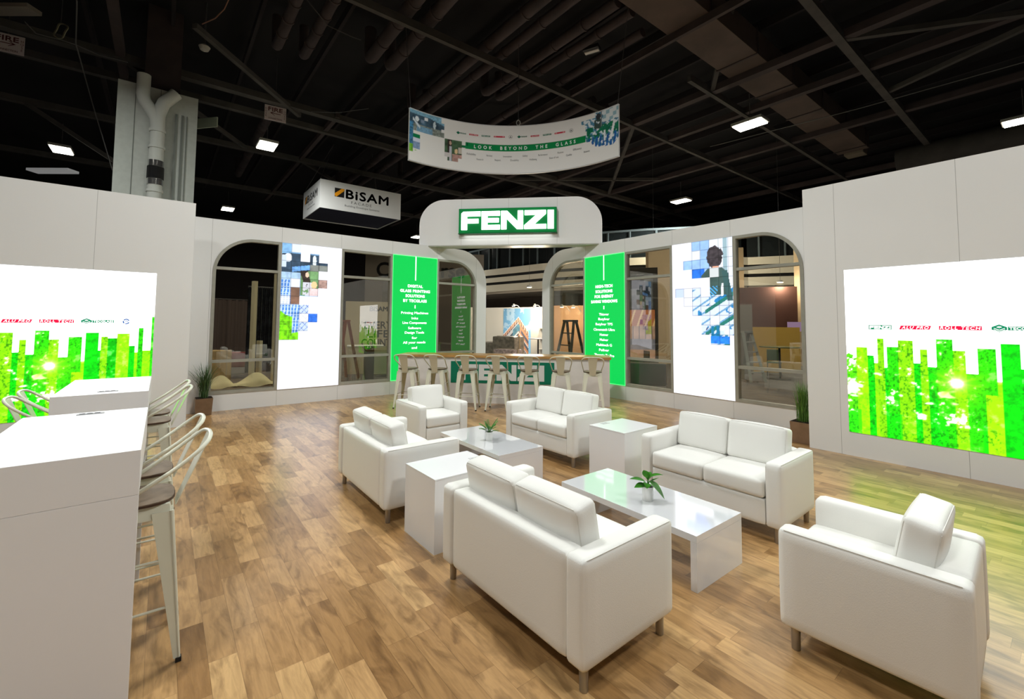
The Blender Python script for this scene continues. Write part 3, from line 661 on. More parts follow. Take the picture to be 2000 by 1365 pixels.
bar_table(-3.945, -2.673, -.635, -.052, 'near white gloss bar table with waterfall ends in the left foreground', -3.87, -.33, .13)
bar_table(-6.12, -4.86, -.65, -.066, 'far white bar table with waterfall ends, in front of the left forest screen', -5.0, -.33, .13)

# ------------------------------------------------------------------ lounge seating
def make_sofa(n_seats, w, name, cat):
    r = thing(name, 'x', cat); D, A, B0 = .738, .620, .118; aw = .122
    x = w/2
    MB().pillow((0, -.04, .2235), (w-2*aw+.002, D-.10, .211), .02, (0, .004, 0), 8).build('seat_base', LEATHER, r, smooth=True, ang=60)
    for s in (-1, 1):
        arm = MB().pillow((s*(x-aw/2), 0, (A+B0)/2), (aw, D, A-B0), .026, (.006, .003, .002), 10).build('arm', LEATHER, r, smooth=True, ang=60)
        k = MB(); e = .012
        zt = A-.006; xo = s*(x-.006)
        k.tube([(xo, -D/2+.03, zt), (xo, D/2-.03, zt)], .0022, 6)
        k.tube([(s*(x-aw+.012), -D/2+.004, B0+.03), (s*(x-aw+.012), -D/2+.004, A-.03)], .002, 6)
        k.build('seam', SEAM, arm)
    MB().pillow((0, D/2-.07, (A+B0)/2-.002), (w-2*aw+.003, .13, A-B0-.006), .024, (0, .006, .002), 10).build('back_rest', LEATHER, r, smooth=True, ang=60)
    sw = (w-2*aw-.006)/n_seats
    for i in range(n_seats):
        cx = -(w-2*aw)/2+.003+sw*(i+.5)
        sc = MB().pillow((cx, -.07, .402), (sw-.004, D-.13, .147), .030, (.002, .004, .010), 12).build('seat_cushion', LEATHER, r, smooth=True, ang=60)
        M = Matrix.Translation((cx, .175, .632)) @ Matrix.Rotation(math.radians(-11), 4, 'X')
        bc = MB().pillow((0, 0, 0), (sw-.006, .15, .335), .028, (.004, .016, .010), 12, M).build('back_cushion', LEATHER, r, smooth=True, ang=60)
        k = MB()
        for yy in (-.066, .066):
            hx, hz = (sw-.006)/2-.008, .335/2-.007
            L = [(-hx+.02, yy, -hz), (hx-.02, yy, -hz), (hx, yy, -hz+.02), (hx, yy, hz-.02), (hx-.02, yy, hz), (-hx+.02, yy, hz), (-hx, yy, hz-.02), (-hx, yy, -hz+.02)]
            k.tube([M @ Vector(p) for p in L], .0032, 6, closed=True)
        k.build('piping', SEAM, bc)
    for sx in (-1, 1):
        for sy in (-1, 1):
            MB().lathe([(.019, 0), (.021, .003), (.023, .125)], (sx*(x-.055), sy*(D/2-.060), 0), 20).build('leg', CHROME, r, smooth=True)
    return r
lov = make_sofa(2, 1.275, 'loveseat', 'sofa'); places = [
 ((-2.089, 1.918), PI+.012, 'nearest white leather loveseat, seen from behind in the foreground centre'),
 ((-2.127, 4.169), .015, 'white leather loveseat facing the near coffee table from the right'),
 ((-4.395, 4.210), .03, 'white leather loveseat in front of the right half of the bar stools'),
 ((-4.311, 1.895), PI-.004, 'white leather loveseat on the left, its back tinted green by the screen')]
for i, (p, a, lab) in enumerate(places):
    o = lov if i == 0 else copy_tree(lov); o.location = (p[0], p[1], 0); o.rotation_euler = (0, 0, a); o['label'] = lab; o['group'] = 'white leather loveseats around the coffee tables'
ch = make_sofa(1, .753, 'armchair', 'armchair')
for i, (p, a, lab) in enumerate((((-.707, 3.044), -PI/2+.045, 'white leather armchair in the right foreground, seen from its side'), ((-5.691, 3.022), PI/2, 'white leather armchair in front of the left bar stools, facing the coffee tables'))):
    o = ch if i == 0 else copy_tree(ch); o.location = (p[0], p[1], 0); o.rotation_euler = (0, 0, a); o['label'] = lab; o['group'] = 'white leather armchairs at the ends of the lounge'

# ------------------------------------------------------------------ tables
def coffee(loc, rz, label):
    r = thing('coffee_table', label, 'coffee table', (*loc, 0), rz, 'white gloss coffee tables'); a, b, h, t = .6177, .3013, .354, .045
    MB().box(-a, a, -b, b, h-t, h).build('tabletop', GLOSS, r, bevel=.002)
    for s in (-1, 1): MB().box(s*a-t*(s > 0), s*a+t*(s < 0), -b+.0005, b-.0005, 0, h-t-.0005).build('end_panel', GLOSS, r, bevel=.002)
coffee((-2.192, 3.049), -.005, 'near glossy white coffee table with the broad-leaved plant on it')
coffee((-4.349, 3.064), 0, 'far glossy white coffee table with the small fern-like plant on it')
def cube_table(loc, label, plate):
    r = thing('side_table', label, 'side table', (*loc, 0), .012, 'white powered side tables'); a, b, h = .248, .3017, .544
    MB().box(-a, a, -b, b, 0, h-.012).build('table_body', SATIN, r, bevel=.002)
    MB().box(-a-.001, a+.001, -b-.001, b+.001, h-.0115, h).build('tabletop', SATIN, r, bevel=.002)
    x, y = plate[0]-loc[0], plate[1]-loc[1]; k = MB().box(x-.03, x+.03, y-.055, y+.055, h, h+.003); sk = k.build('power_socket', mat('pale_socket_plate', rgb(214, 214, 214), .3), r, bevel=.001)
    k = MB(); [k.box(x-.015, x+.015, y-.038+i*.04, y-.012+i*.04, h+.0031, h+.004) for i in range(2)]; k.build('outlet', mat('pale_outlet', rgb(186, 186, 188), .5), sk)
cube_table((-3.257, 1.936), 'white cube side table between the two loveseats whose backs face the camera', (-3.27, 2.17))
cube_table((-3.31, 4.226), 'white cube side table between the two loveseats facing the camera', (-3.50, 4.13))

# ------------------------------------------------------------------ plants
LEAF1 = leafmat('broad_leaf_green', rgb(58, 122, 36), 0); LEAF2 = leafmat('palm_leaf_green', rgb(74, 132, 62), 0); GRASS = leafmat('grass_blade_green', rgb(74, 104, 62), 0); GRASS2 = leafmat('bright_grass_green', rgb(88, 128, 50), 0)
def leaf(k, base, d, L, w, curl=.25, fold=.15, nseg=8, roll=0):
    d = Vector(d).normalized(); side = d.cross(Vector((0, 0, 1))); side = side.normalized() if side.length > .01 else Vector((1, 0, 0)); upv = side.cross(d).normalized()
    side = (Matrix.Rotation(roll, 3, d) @ side); upv = Matrix.Rotation(roll, 3, d) @ upv
    vs = []; fs = []
    for i in range(nseg+1):
        t = i/nseg; c = Vector(base)+d*L*t - Vector((0, 0, 1))*curl*L*t*t; ww = w*math.sin(PI*min(1, t**.8*.97+.03))**.9 if i < nseg else .0005
        ww = max(ww, .0008)
        vs += [c-side*ww+upv*ww*fold, c, c+side*ww+upv*ww*fold]
    for i in range(nseg):
        a = i*3; fs += [(a, a+1, a+4, a+3), (a+1, a+2, a+5, a+4)]
    k.add(vs, fs)
def pot_small(r, rad, h):
    MB().lathe([(rad*.86, 0), (rad*.9, .002), (rad, h), (rad*.93, h), (rad*.9, h-.012), (.0, h-.012)], n=36).build('pot', CERAM, r, smooth=True)
    MB().lathe([(rad*.9, h-.011), (0, h-.006)], n=30).build('soil', SOIL, r)
r = thing('potted_plant', 'broad-leaved green plant in small white pot on the near coffee table', 'plant', (-2.12, 3.00, .354), 0); pot_small(r, .045, .108)
k = MB(); st = MB(); rd = right0; fo = fwd0
for (a, b, z, L, w, cu, h0) in ((-1, .1, .42, .105, .026, .25, .035), (-.9, -.35, .0, .085, .02, .1, .02), (.55, -.35, -.35, .10, .034, .4, .045), (.9, .25, .42, .075, .014, .1, .03), (.35, .6, .75, .09, .018, .4, .05), (-.15, .5, .8, .065, .020, .3, .065), (.95, -.1, .55, .095, .012, .35, .075), (-.3, -.8, .2, .06, .02, .4, .03)):
    d = rd*a+fo*b+Vector((0, 0, z)); d.normalize(); top = Vector((d.x*.014, d.y*.014, .10+h0)); st.tube([(0, 0, .098), top], .002, 6)
    leaf(k, top, d, L*1.3, w*1.55, cu, .2, roll=random.uniform(-.3, .3))
k.build('foliage', LEAF1, r, smooth=True, ang=70); st.build('stem', LEAF2, r)
r = thing('potted_plant', 'small fern-like green plant in white pot on the far coffee table', 'plant', (-4.29, 3.03, .354), 0); pot_small(r, .045, .098)
k = MB(); st = MB()
for i in range(13):
    a = i*2.4+.5; el = .35+.9*((i*37) % 13)/13; d = Vector((math.cos(a)*math.cos(el), math.sin(a)*math.cos(el), math.sin(el)+.2)); Lf = .13+.03*((i*7) % 3)
    pts = [Vector((0, 0, .09))+d*Lf*t-Vector((0, 0, .05))*t*t for t in (0, .25, .5, .75, 1)]; st.tube(pts, [.002, .0018, .0014, .001, .0006], 5)
    s_ = d.cross(Vector((0, 0, 1))).normalized()
    for j in range(9):
        t = .25+.085*j; b = Vector((0, 0, .09))+d*Lf*t-Vector((0, 0, .05))*t*t
        for sg_ in (-1, 1): leaf(k, b, d*.7+s_*sg_*.8+Vector((0, 0, .15)), .05*(1.1-t*.5), .0045, .2, .1, 3)
k.build('foliage', LEAF2, r); st.build('stem', LEAF1, r)
def planter(loc, gm, n, h, spread, w, label, seed, thin=1.0, xlo=-9, xhi=9):
    rnd = random.Random(seed); r = thing('grass_planter', label, 'plant', (*loc, 0), 0, 'tall grass planters by the side walls')
    MB().frustum([(-.12,-.12,0),(.12,-.12,0),(.12,.12,0),(-.12,.12,0)], [(-.135,-.135,.30),(.135,-.135,.30),(.135,.135,.30),(-.135,.135,.30)]).build('planter_box', BRONZE, r, bevel=.004)
    MB().box(-.125, .125, -.125, .125, .3005, .306).build('soil', SOIL, r); k = MB()
    for i in range(n):
        a = rnd.uniform(0, 2*PI); lean = spread*rnd.random()**.7; L = h*rnd.uniform(.55, 1.05); b = Vector((rnd.gauss(0, .035), rnd.gauss(0, .035), .30)); d = Vector((math.cos(a), math.sin(a), 0)); s_ = Vector((-math.sin(a), math.cos(a), 0))
        vs = []; fs = []; ns = 8
        for j in range(ns+1):
            t = j/ns; p = b + d*lean*L*(t**1.8) + Vector((0, 0, L*(t-.22*lean*t**3*1.6))); p.x = max(xlo, min(xhi, p.x)); ww = w*thin*(1-t)**.6*(.6+.8*t if t < .5 else 1)
            vs += [p-s_*ww, p+s_*ww]
        for j in range(ns): fs.append((2*j, 2*j+1, 2*j+3, 2*j+2))
        k.add(vs, fs)
    k.build('foliage', gm, r, smooth=True, ang=80)
planter((-10.0, .655), GRASS, 150, .74, .62, .0065, 'tall arching grass in bronze square planter at the left window wall', 3, xlo=-.16)
planter((-2.58, 7.46), GRASS2, 330, .62, .30, .0035, 'tall fine upright grass in bronze planter beside the right wall panel', 9, xhi=.135)

# ================================================================== HALL: lamps, column, roof steel, pipes
HOUS = mat('lamp_housing', rgb(150, 148, 140), .5)
lamp_labels = ['lit ceiling lamp above the left tall panel, left of the white column', 'lit ceiling lamp below the right-hand fire hose sign', 'small lit lamp just above the left window wall, beside the hanging cube sign',
 'lit ceiling lamp above the right window wall, beside the brown duct', 'small lit lamp low above the right picture light box', 'lit lamp at the right edge of the photo above the right panel',
 'tiny lit lamp beside the left edge of the header board', 'lit lamp seen through the doorway in front of the balcony glazing'] + ['lit ceiling lamp over the lounge, above the camera view']*5
def lamp(i, x, y, z, pw=1, sc=1):
    r = thing('ceiling_lamp', lamp_labels[i], 'lamp', (x, y, z), 0, 'hall ceiling lamps')
    MB().box(-.46*sc, .46*sc, -.30*sc, .30*sc, .0, .09).build('housing', HOUS, r, bevel=.01)
    for j in range(5): MB().box(-.42*sc+j*.17*sc, -.42*sc+j*.17*sc+.15*sc, -.27*sc, .27*sc, -.03, -.001).build('lens', LAMPE, r)
    MB().tube([(0, 0, .09), (0, 0, 1.0)], .012, 6).build('hanger', CABLE, r)
    L = bpy.data.lights.new('lamp_light', 'AREA'); L.shape = 'RECTANGLE'; L.size = 1.0; L.size_y = .8; L.energy = LAMP_W*pw; L.color = (.975, 1, .98)
    o = bpy.data.objects.new('lamp_light', L); COL.objects.link(o); o.parent = r; o.location = (0, 0, -.05); o.visible_camera = False; o.visible_glossy = False
for i, (x, y, s) in enumerate(LAMPS): lamp(i, x, y, LAMP_Z, s)

cr_ = thing('building_column', 'white clad building column with drain pipes above the left tall panel', 'column', (-15.5, -.31, 0), PI/2)
MB().box(-.87, .87, 0, 1.7, 0, 8.1).build('cladding', COLW, cr_)
k = MB(); [k.box(x-.008, x+.008, -.012, 0, 0, 8.08) for x in (-.50, .03)]; [k.box(x, x+.05, -.04, 0, 0, 7.5) for x in (.36, .50)]; k.box(.62, .64, -.03, 0, 0, 7.5); k.build('cladding_seam', mat('column_seam_grey', rgb(120, 124, 118), .6), cr_)
k = MB(); k.box(-.35, .45, .3, 1.3, 8.1, 10.6); k.build('upper_shaft', STEELD, cr_)
dp = thing('drain_pipe', 'white vertical drain pipe with forked top on the white column', 'pipe', (-15.29, -.31, 0), PI/2)
k = MB(); k.tube([(0, 0, 3.2), (0, 0, 6.95)], .16, 20); k.build('pipe', mat('painted_pipe_white', rgb(198, 200, 192), .45), dp, smooth=True)
k = MB(); k.tube([(0, 0, 6.9), (-.05, 0, 7.2), (-.30, 0, 7.6), (-.34, 0, 7.75), (-.34, 0, 8.3)], .15, 20); k.tube([(0, 0, 6.9), (.0, 0, 7.3), (.10, 0, 7.65), (.36, 0, 8.0)], .155, 20); k.build('branch', MATS['painted_pipe_white'], dp, smooth=True)
for z in (4.9, 5.15, 6.35, 6.8): MB().tube([(0, 0, z), (0, 0, z+.07)], .185, 20).build('collar', MATS['painted_pipe_white'], dp, smooth=True)
for z in (5.35, 5.85): MB().tube([(0, 0, z), (0, 0, z+.16)], .175, 20).build('band', mat('shiny_band', rgb(190, 190, 190), .2, metal=.9), dp, smooth=True)
MB().tube([(0, 0, 5.52), (0, 0, 5.84)], .185, 20).build('strap', BLACK, dp)
# roof steel
beams = []
def beam(p, q, w, h, m_):
    p, q = Vector(p), Vector(q); d = (q-p).normalized(); s_ = d.cross(Vector((0, 0, 1)))
    s_ = s_.normalized()*w/2 if s_.length > .01 else Vector((w/2, 0, 0)); u = s_.cross(d).normalized()*h/2
    k = MB(); k.add([p-s_-u, p+s_-u, p+s_+u, p-s_+u, q-s_-u, q+s_-u, q+s_+u, q-s_+u], [(0,3,2,1),(4,5,6,7),(0,1,5,4),(1,2,6,5),(2,3,7,6),(3,0,4,7)])
    beams.append(struct(k.build('trim_%d' % (len(beams)+1), m_)))
for (x, y0, y1, w) in ((-3.5, -2, 30, .20), (-9.85, -2, 30, .12), (-16.2, -10, 30, .26), (-17.6, -10, 30, .2), (-21.5, -10, 32, .22), (-28, -10, 35, .25), (-6.9, 12, 34, .12)):
    beam((x, y0, 9.0), (x, y1, 9.0), w, .2, STEELG)
for (y, x0, x1, w) in ((13.3, -32, 6, .24), (15.5, -32, 6, .2), (10.0, -32, 6, .10), (19.5, -34, 6, .22), (26, -38, 6, .2), (-1.2, -32, -12, .2), (4.6, -30, -16, .14)):
    beam((x0, y, 9.05), (x1, y, 9.05), w, .2, STEELD)
for p, q in (((-13.26, .33, 9), (-16.6, 3.48, 8.9)), ((-6.9, 13.3, 9), (-3.6, 9.0, 10.4)), ((-3.5, 13.3, 9.0), (-.5, 15.5, 9.0)), ((-3.5, 17.5, 9), (1.2, 15.5, 9)), ((-16.2, 8, 9), (-12.5, 13.3, 9)), ((-17.6, 13.6, 9), (-12.8, 19.5, 9)), ((-21.5, 4.6, 9.0), (-28, 11, 9)),
             ((-16.2, -1.2, 9), (-21.5, 2.5, 9)), ((-21.5, -4, 9), (-21.4, -1.2, 7.2)), ((-9.85, 13.3, 9), (-16.2, 19.5, 9))):
    beam(p, q, .13, .13, STEELG)
for y in np.arange(-2, 36, 1.9): beam((-34, y, 10.3), (8, y, 10.3), .09, .28, mat('roof_joist', rgb(34, 28, 30), .9))
# pipes and ducts
PIPES = [((-12.5, 4.45), (-7.6, 4.40), .17), ((-12.5, 5.05), (-7.6, 5.0), .17), ((-14.6, 6.75), (-6.6, 6.75), .15), ((-14.6, 7.3), (-6.6, 7.3), .13), ((-12, 8.15), (-6.5, 8.2), .14), ((-12, 8.7), (-6.5, 8.75), .12),
         ((-22, 9.6), (-6.8, 9.6), .12), ((-24, 11.3), (-10, 11.3), .14), ((-24, 12.0), (-10, 12.0), .11), ((-26, 7.6), (-17, 7.6), .16), ((-26, 8.3), (-17, 8.3), .13), ((-13.6, 2.9), (-9.9, 2.9), .13), ((-13.6, 2.2), (-9.9, 2.2), .13), ((-29, 16.6), (-17, 16.6), .16), ((-27, 2.8), (-18, 2.8), .16)]
pl_ = ['thick dark pipe high above the white column, at the top edge', 'second dark pipe beside it, right of the column near the top edge', 'dark pipe above the left end of the curved banner, thicker of the pair', 'dark pipe above the left end of the curved banner, thinner of the pair',
       'dark pipe above the middle of the curved banner, nearer one', 'thinner dark pipe directly behind the one above the banner middle', 'long dark pipe crossing behind the curved banner', 'dark pipe above the hanging cube sign, left of the banner', 'thin dark pipe behind the pair above the hanging cube sign',
       'dark pipe between the lit lamp and the hanging cube sign', 'thin dark pipe next to the one left of the hanging cube sign', 'short bent-end dark pipe at the top right of the column', 'short dark pipe parallel to it, nearest the column top', 'dark pipe low behind the banner, above the header board', 'faint dark pipe behind the lit lamp near the fire sign']
for (a, b, rad), lb in zip(PIPES, pl_):
    r = thing('ceiling_pipe', lb, 'pipe', (*a, 9.35), 0, 'dark pipes under the hall roof'); d = Vector((b[0]-a[0], b[1]-a[1], 0))
    MB().tube([(0, 0, .9), (0, 0, .15), (.04, 0, .04), (.15, 0, 0), d*.5, d], rad, 14).build('pipe', PIPED, r, smooth=True)
    for t in (.2, .4, .6, .8): MB().tube([d*t, d*t+Vector((.06, 0, 0))], rad+.02, 14).build('coupling', STEELD, r, smooth=True)
r = thing('air_duct', 'broad brown air duct running under the roof at the upper right', 'duct', (-5.75, 5.5, 9.15), 0)
MB().box(-.55, .55, 0, 17.5, 0, .7).build('duct_body', DUCTM, r, bevel=.02)
for y in (2, 4.5, 7, 9.5, 12, 14.5, 17): MB().box(-.58, .58, y, y+.06, -.03, .73).build('flange', STEELD, r)
MB().box(-.35, .35, 17.5, 18.1, -.1, .5).build('end_cap', mat('duct_end_tan', rgb(112, 100, 84), .7), r, bevel=.05)
r = thing('air_duct', 'dark horizontal duct seen low above the right tall panel', 'duct', (-4.5, 24, 8.6), 0); MB().tube([(0, 0, 0), (8, 0, 0)], .5, 20).build('duct_body', STEELG, r, smooth=True)
# electric conduit lines and cables
def cable(name, label, pts, rad=.012, m_=None):
    o = MB().tube(pts, rad, 6).build(name, m_ or CABLE, None, smooth=True); tag(o, label, 'cable')
cable('conduit', 'thin pale conduit line under the roof at the upper right', [(-8.5, 16.2, 8.5), (-4, 16.9, 8.5), (1.5, 17.3, 8.5)], .014)
cable('hanging_cable', 'thin diagonal wire hanging left of the white column', [at(150, 0, 9), at(148, 85, 10.0), at(180, 200, 12.0), at(219, 332, 13.2)], .014)
cable('hanging_cable', 'loose cable drooping near the coiled cable at the upper left', [at(48, 42, 10), at(70, 65, 10.4), at(120, 78, 10.8), at(150, 88, 11), at(195, 108, 11.3), at(250, 122, 11.6)], .012)
cable('hanging_cable', 'loose orange-brown cable drooping at the top of the photo right of the column', [at(448, -4, 10), at(438, 18, 10.1), at(420, 36, 10.2), at(395, 47, 10.3)], .014, mat('tan_cable', rgb(120, 84, 66), .6))
cable('hanging_cable', 'thin cable sagging left of the curved banner', [at(560, 207, 15), at(600, 218, 15), at(660, 220, 14.6), at(720, 212, 14.2)], .012)
cable('hanging_cable', 'thin long cable curving down from the top edge to the banner', [at(600, 0, 10), at(640, 50, 10.3), at(690, 73, 10.6), at(705, 78, 10.6)], .010)
r = thing('cable_coil', 'coiled pale cable hanging at the upper left beam', 'cable', at(118, 60, 10.6), .6)
for dx, dz in ((0, 0), (.03, -.015)): MB().tube([(dx+.24*math.cos(a), .02*math.sin(3*a), dz+.17*math.sin(a)) for a in np.linspace(0, 2*PI, 33)[:-1]], .014, 6, closed=True).build('cable_loop', mat('pale_cable', rgb(120, 116, 92), .6), r, smooth=True)
MB().tube([(0, 0, .17), (.02, 0, 1.3)], .008, 6).build('hanging_strap', CABLE, r)
def fire_sign(p, rz, label, flip):
    r = thing('fire_hose_sign', label, 'sign', p, rz, 'fire hose signs under the roof')
    MB().tube([(0, .03, .25), (0, .03, 10.6-p[2])], .012, 6).build('hanging_rod', CABLE, r)
    w = .64; RD = mat('sign_dark_red', rgb(90, 30, 34), .6); k = MB().box(-w/2, w/2, 0, .02, -.25, .25); k.build('sign_board', mat('sign_board_pinkish_white', rgb(206, 190, 188), .6), r)
    text_obj('lettering', 'FIRE', RD, r, 0, .13, .13, -.001, width=.42, bold=.04)
    text_obj('lettering', 'CONNECTION', RD, r, 0, -.18, .05, -.001, width=.40, bold=.02)
    for s in (-1, 1): text_obj('lettering', 'H\nO\nS\nE', RD, r, s*.275, 0.0, .085, -.001, line=.95)
    k = MB(); s = -1 if flip else 1; pts = [(-.16*s, .0), (-.02*s, .075), (-.02*s, .06), (-.10*s, .008), (.16*s, .008), (.16*s, -.012), (-.10*s, -.012), (-.02*s, -.06), (-.02*s, -.075)]
    if s < 0: pts = pts[::-1]
    k.plate(pts, [], -.003, -.001); k.build('arrow', RD, r)
fire_sign(at(538, 222, 14.6), PI/2-.12, 'small white FIRE sign with left arrow above the lit lamp', False)
fire_sign(at(14, 84, 11.4), PI/2-.12, 'white FIRE sign with right arrow cut by the left edge of the photo', True)
r = thing('ceiling_lamp', 'unlit pale rectangular fixture low above the left tall panel', 'lamp', at(103, 336, 19), .9); MB().box(-.9, .9, -.25, .25, 0, .1).build('housing', mat('pale_fixture', rgb(170, 172, 170), .5, emit=(.5, .5, .5), es=.25), r)  # faint emission added to the housing so it reads pale
r = thing('ceiling_lamp', 'unlit pale rectangular fixture at the left top corner of the photo', 'lamp', at(22, 22, 11), .9); MB().box(-.6, .6, -.18, .18, 0, .1).build('housing', mat('beige_fixture', rgb(150, 140, 128), .6), r)
r = thing('ceiling_lamp', 'unlit grey lamp fitting hanging above the right end of the banner', 'lamp', at(1156, 100, 12), .4)
MB().box(-.22, .22, -.14, .14, 0, .10).build('housing', BLACK, r); MB().box(-.2, .2, -.05, .05, -.03, 0).build('reflector', mat('dull_white_reflector', rgb(190, 186, 180), .5), r)
r = thing('loudspeaker', 'small white round speaker under the roof right of the column', 'speaker', at(399, 100, 12), 0)
MB().lathe([(.02, 0), (.10, .03), (.14, .12), (.05, .20)], n=20).build('bell', mat('dull_white_bell', rgb(170, 168, 160), .5), r, smooth=True); MB().tube([(0, 0, .2), (0, 0, 2.0)], .02, 6).build('bracket', CABLE, r)
r = thing('beam_marker', 'small white plate fixed to a beam right of the white column', 'plate', at(397, 240, 15), .7); MB().box(-.55, .55, 0, .05, -.17, .17).build('plate', mat('dull_plate', rgb(150, 154, 134), .6), r)

# ------------------------------------------------------------------ curved hanging banner
BP0, BPM, BP1 = Vector((-9.91, 4.54)), Vector((-9.20, 7.146)), Vector((-6.77, 8.54))
def circ(a, b, c):
    d = 2*(a.x*(b.y-c.y)+b.x*(c.y-a.y)+c.x*(a.y-b.y)); A, B, Cc = a.length_squared, b.length_squared, c.length_squared
    o = Vector(((A*(b.y-c.y)+B*(c.y-a.y)+Cc*(a.y-b.y))/d, (A*(c.x-b.x)+B*(a.x-c.x)+Cc*(b.x-a.x))/d)); return o, (a-o).length
oc, BR = circ(BP0, BPM, BP1); A0 = math.atan2(BP0.y-oc.y, BP0.x-oc.x) % (2*PI); A1 = math.atan2(BP1.y-oc.y, BP1.x-oc.x) % (2*PI)
BANW = BR*abs(A1-A0); BH, BZ = 1.27, 5.66
def curve_obj(o, off=0):      # bend a flat x,z object (x 0..BANW) onto the banner arc
    me = o.data; co = np.zeros(len(me.vertices)*3); me.vertices.foreach_get('co', co); co = co.reshape(-1, 3)
    a = A0+(A1-A0)*co[:, 0]/BANW; rr_ = BR+co[:, 1]
    me.vertices.foreach_set('co', np.stack([rr_*np.cos(a), rr_*np.sin(a), co[:, 2]+.13*(co[:, 0]/BANW)**2], 1).ravel()); me.update(); return o
ban = thing('curved_banner', 'curved white hanging banner reading LOOK BEYOND THE GLASS', 'banner', (oc.x, oc.y, BZ), 0)
def banner_art(U, V, w, h):
    X = U*5.6/w; T = h-V; c = np.ones(U.shape+(3,))*C(232,230,226); n = fbm(U, V, 26, 41, 4); n2 = fbm(U, V, 8, 42, 4); g = .0955
    col = np.floor((X-.106)/g).astype(int); row = np.floor((T-.03)/g).astype(int)
    put = lambda m, a: np.where(m[..., None], a, c)
    # car interior with a driver
    m = (X < .95) & (T < .505); a = C(74,102,122)*(.45+1.0*n2[..., None])
    a = np.where((T < .09+.28*np.clip(X-.55, 0, 1))[..., None], C(130,180,205)*(.75+.45*n[..., None]), a)
    a = np.where((T > .33)[..., None], C(150,158,150)*(.55+.7*n[..., None]), a)
    f = (T > .36) & (T < .5) & (X > .2) & (X < .62); a = np.where(f[..., None], C(120,162,190)*(.8+.4*n[..., None]), a)
    f = ((X-.205)/.05)**2+((T-.20)/.07)**2 < 1; a = np.where(f[..., None], C(228,236,240), a)
    f = (np.abs(T-.30-(X-.18)*.9) < .035) & (X > .08) & (X < .30); a = np.where(f[..., None], C(214,226,234), a)
    f = ((X-.68)/.035)**2+((T-.24)/.10)**2 < 1; a = np.where(f[..., None], C(200,214,220), a)
    f = (X > .41) & (X < .50) & (T > .10) & (T < .19); a = np.where(f[..., None], C(236,236,238), a)
    f = (X > .31) & (X < .40) & (T > .18) & (T < .27); a = np.where(f[..., None], C(130,150,172), a); c = put(m, a)
    c = put((X > .86) & (X < .95) & (T < .14), C(232,230,226)); c = put((X > .86) & (X < .95) & (T > .30) & (T < .38), C(228,228,228))
    m = (X < .106) & (T > .30) & (T < 1.05); a = np.where((T > .86)[..., None], C(120,190,60)*(.6+.7*n[..., None]), C(70,130,170)*(.5+.9*n[..., None])); c = put(m, a)
    m = (X >= .106) & (X < .298); c = put(m & (T > .59) & (T < .69), C(10,125,78)); c = put(m & (T > .69) & (T < .78), C(212,218,236)); c = put(m & (T > .78) & (T < .96), C(140,165,200)*(.75+.4*n[..., None]))
    m = (X < .20) & (T > .86+.25*n2) & (T < 1.0); c = put(m, C(120,190,60)*(.6+.7*n[..., None]))
    # mother and child
    m = ((X > .957) & (X < 1.418) & (T > .505) & (T < .978)) | ((X > 1.04) & (X < 1.322) & (T >= .97) & (T < 1.071))
    a = C(70,98,72)*(.5+.9*n2[..., None]); f = (np.abs(X-1.10) < .055) & (T < .93); a = np.where(f[..., None], C(52,42,40)*(.7+.7*n[..., None]), a)
    f = (np.abs(X-1.12) < .035) & (T > .68); a = np.where(f[..., None], C(196,196,206), a); f = ((X-1.115)/.028)**2+((T-.60)/.055)**2 < 1; a = np.where(f[..., None], C(205,170,150), a)
    f = ((X-1.27)/.045)**2+((T-.80)/.065)**2 < 1; a = np.where(f[..., None], C(226,196,152), a); f = (T > .87) & (X > 1.16); a = np.where(f[..., None], C(190,150,140)*(.7+.5*n[..., None]), a)
    f = (T > .86) & (X < 1.14) & (T < .97); a = np.where(f[..., None], C(206,200,198), a); f = (X > 1.32) & (T > .68) & (T < .84); a = np.where(f[..., None], C(196,188,176), a); c = put(m, a)
    c = put((X > 1.514) & (X < 4.70) & (T > .505) & (T < .69), C(8,134,72)); c = put((X > 1.418) & (X < 1.515) & (T > .60) & (T < .66), C(8,110,66)); c = put((X > 1.55) & (X < 1.58) & (T > .52) & (T < .60), C(6,84,56))
    # blue and green mosaic with a figure and glass towers
    edge_ = np.interp(row, [0, 1, 2, 3, 4, 5, 6, 7, 8, 9], [4.96, 4.60, 4.68, 4.70, 4.74, 4.70, 4.72, 4.86, 4.96, 5.22]); bot = np.interp(X, [4.6, 4.86, 4.95, 5.2, 5.46, 5.6], [.62, .76, .86, .92, .94, .80])
    m = (X > edge_) & (T < bot); d = X*1.0-T*1.0; n3 = fbm(U, V, 12, 44, 3)
    a = np.where((np.sin(d*34+n3*7) > .15)[..., None], C(224,232,236), C(74,128,156)*(.7+.7*n[..., None]))
    gq = (T > .34) & (T < .66) & (X > 4.72) & (n3 > .43); a = np.where(gq[..., None], C(22,116,84)*(.75+.5*n[..., None]), a)
    bq = (T > .62) & (np.sin(X*62+T*8) > -.25); a = np.where(bq[..., None], C(28,88,152)*(.8+.5*n[..., None]), a)
    f = ((X-5.05)/.065)**2+((T-.12)/.09)**2 < 1; a = np.where(f[..., None], C(54,58,64), a); f = (np.abs(X-5.03) < .085) & (T > .19) & (T < .42) & (n3 > .36); a = np.where(f[..., None], C(64,84,80), a)
    f = (X > 5.12) & (X < 5.14) & (T < .4); a = np.where(f[..., None], C(120,130,134), a); f = (T < .30) & (X > 5.18); a = np.where(f[..., None], np.where((((col+row) % 3) == 0)[..., None], C(150,186,198), C(222,228,230)), a)
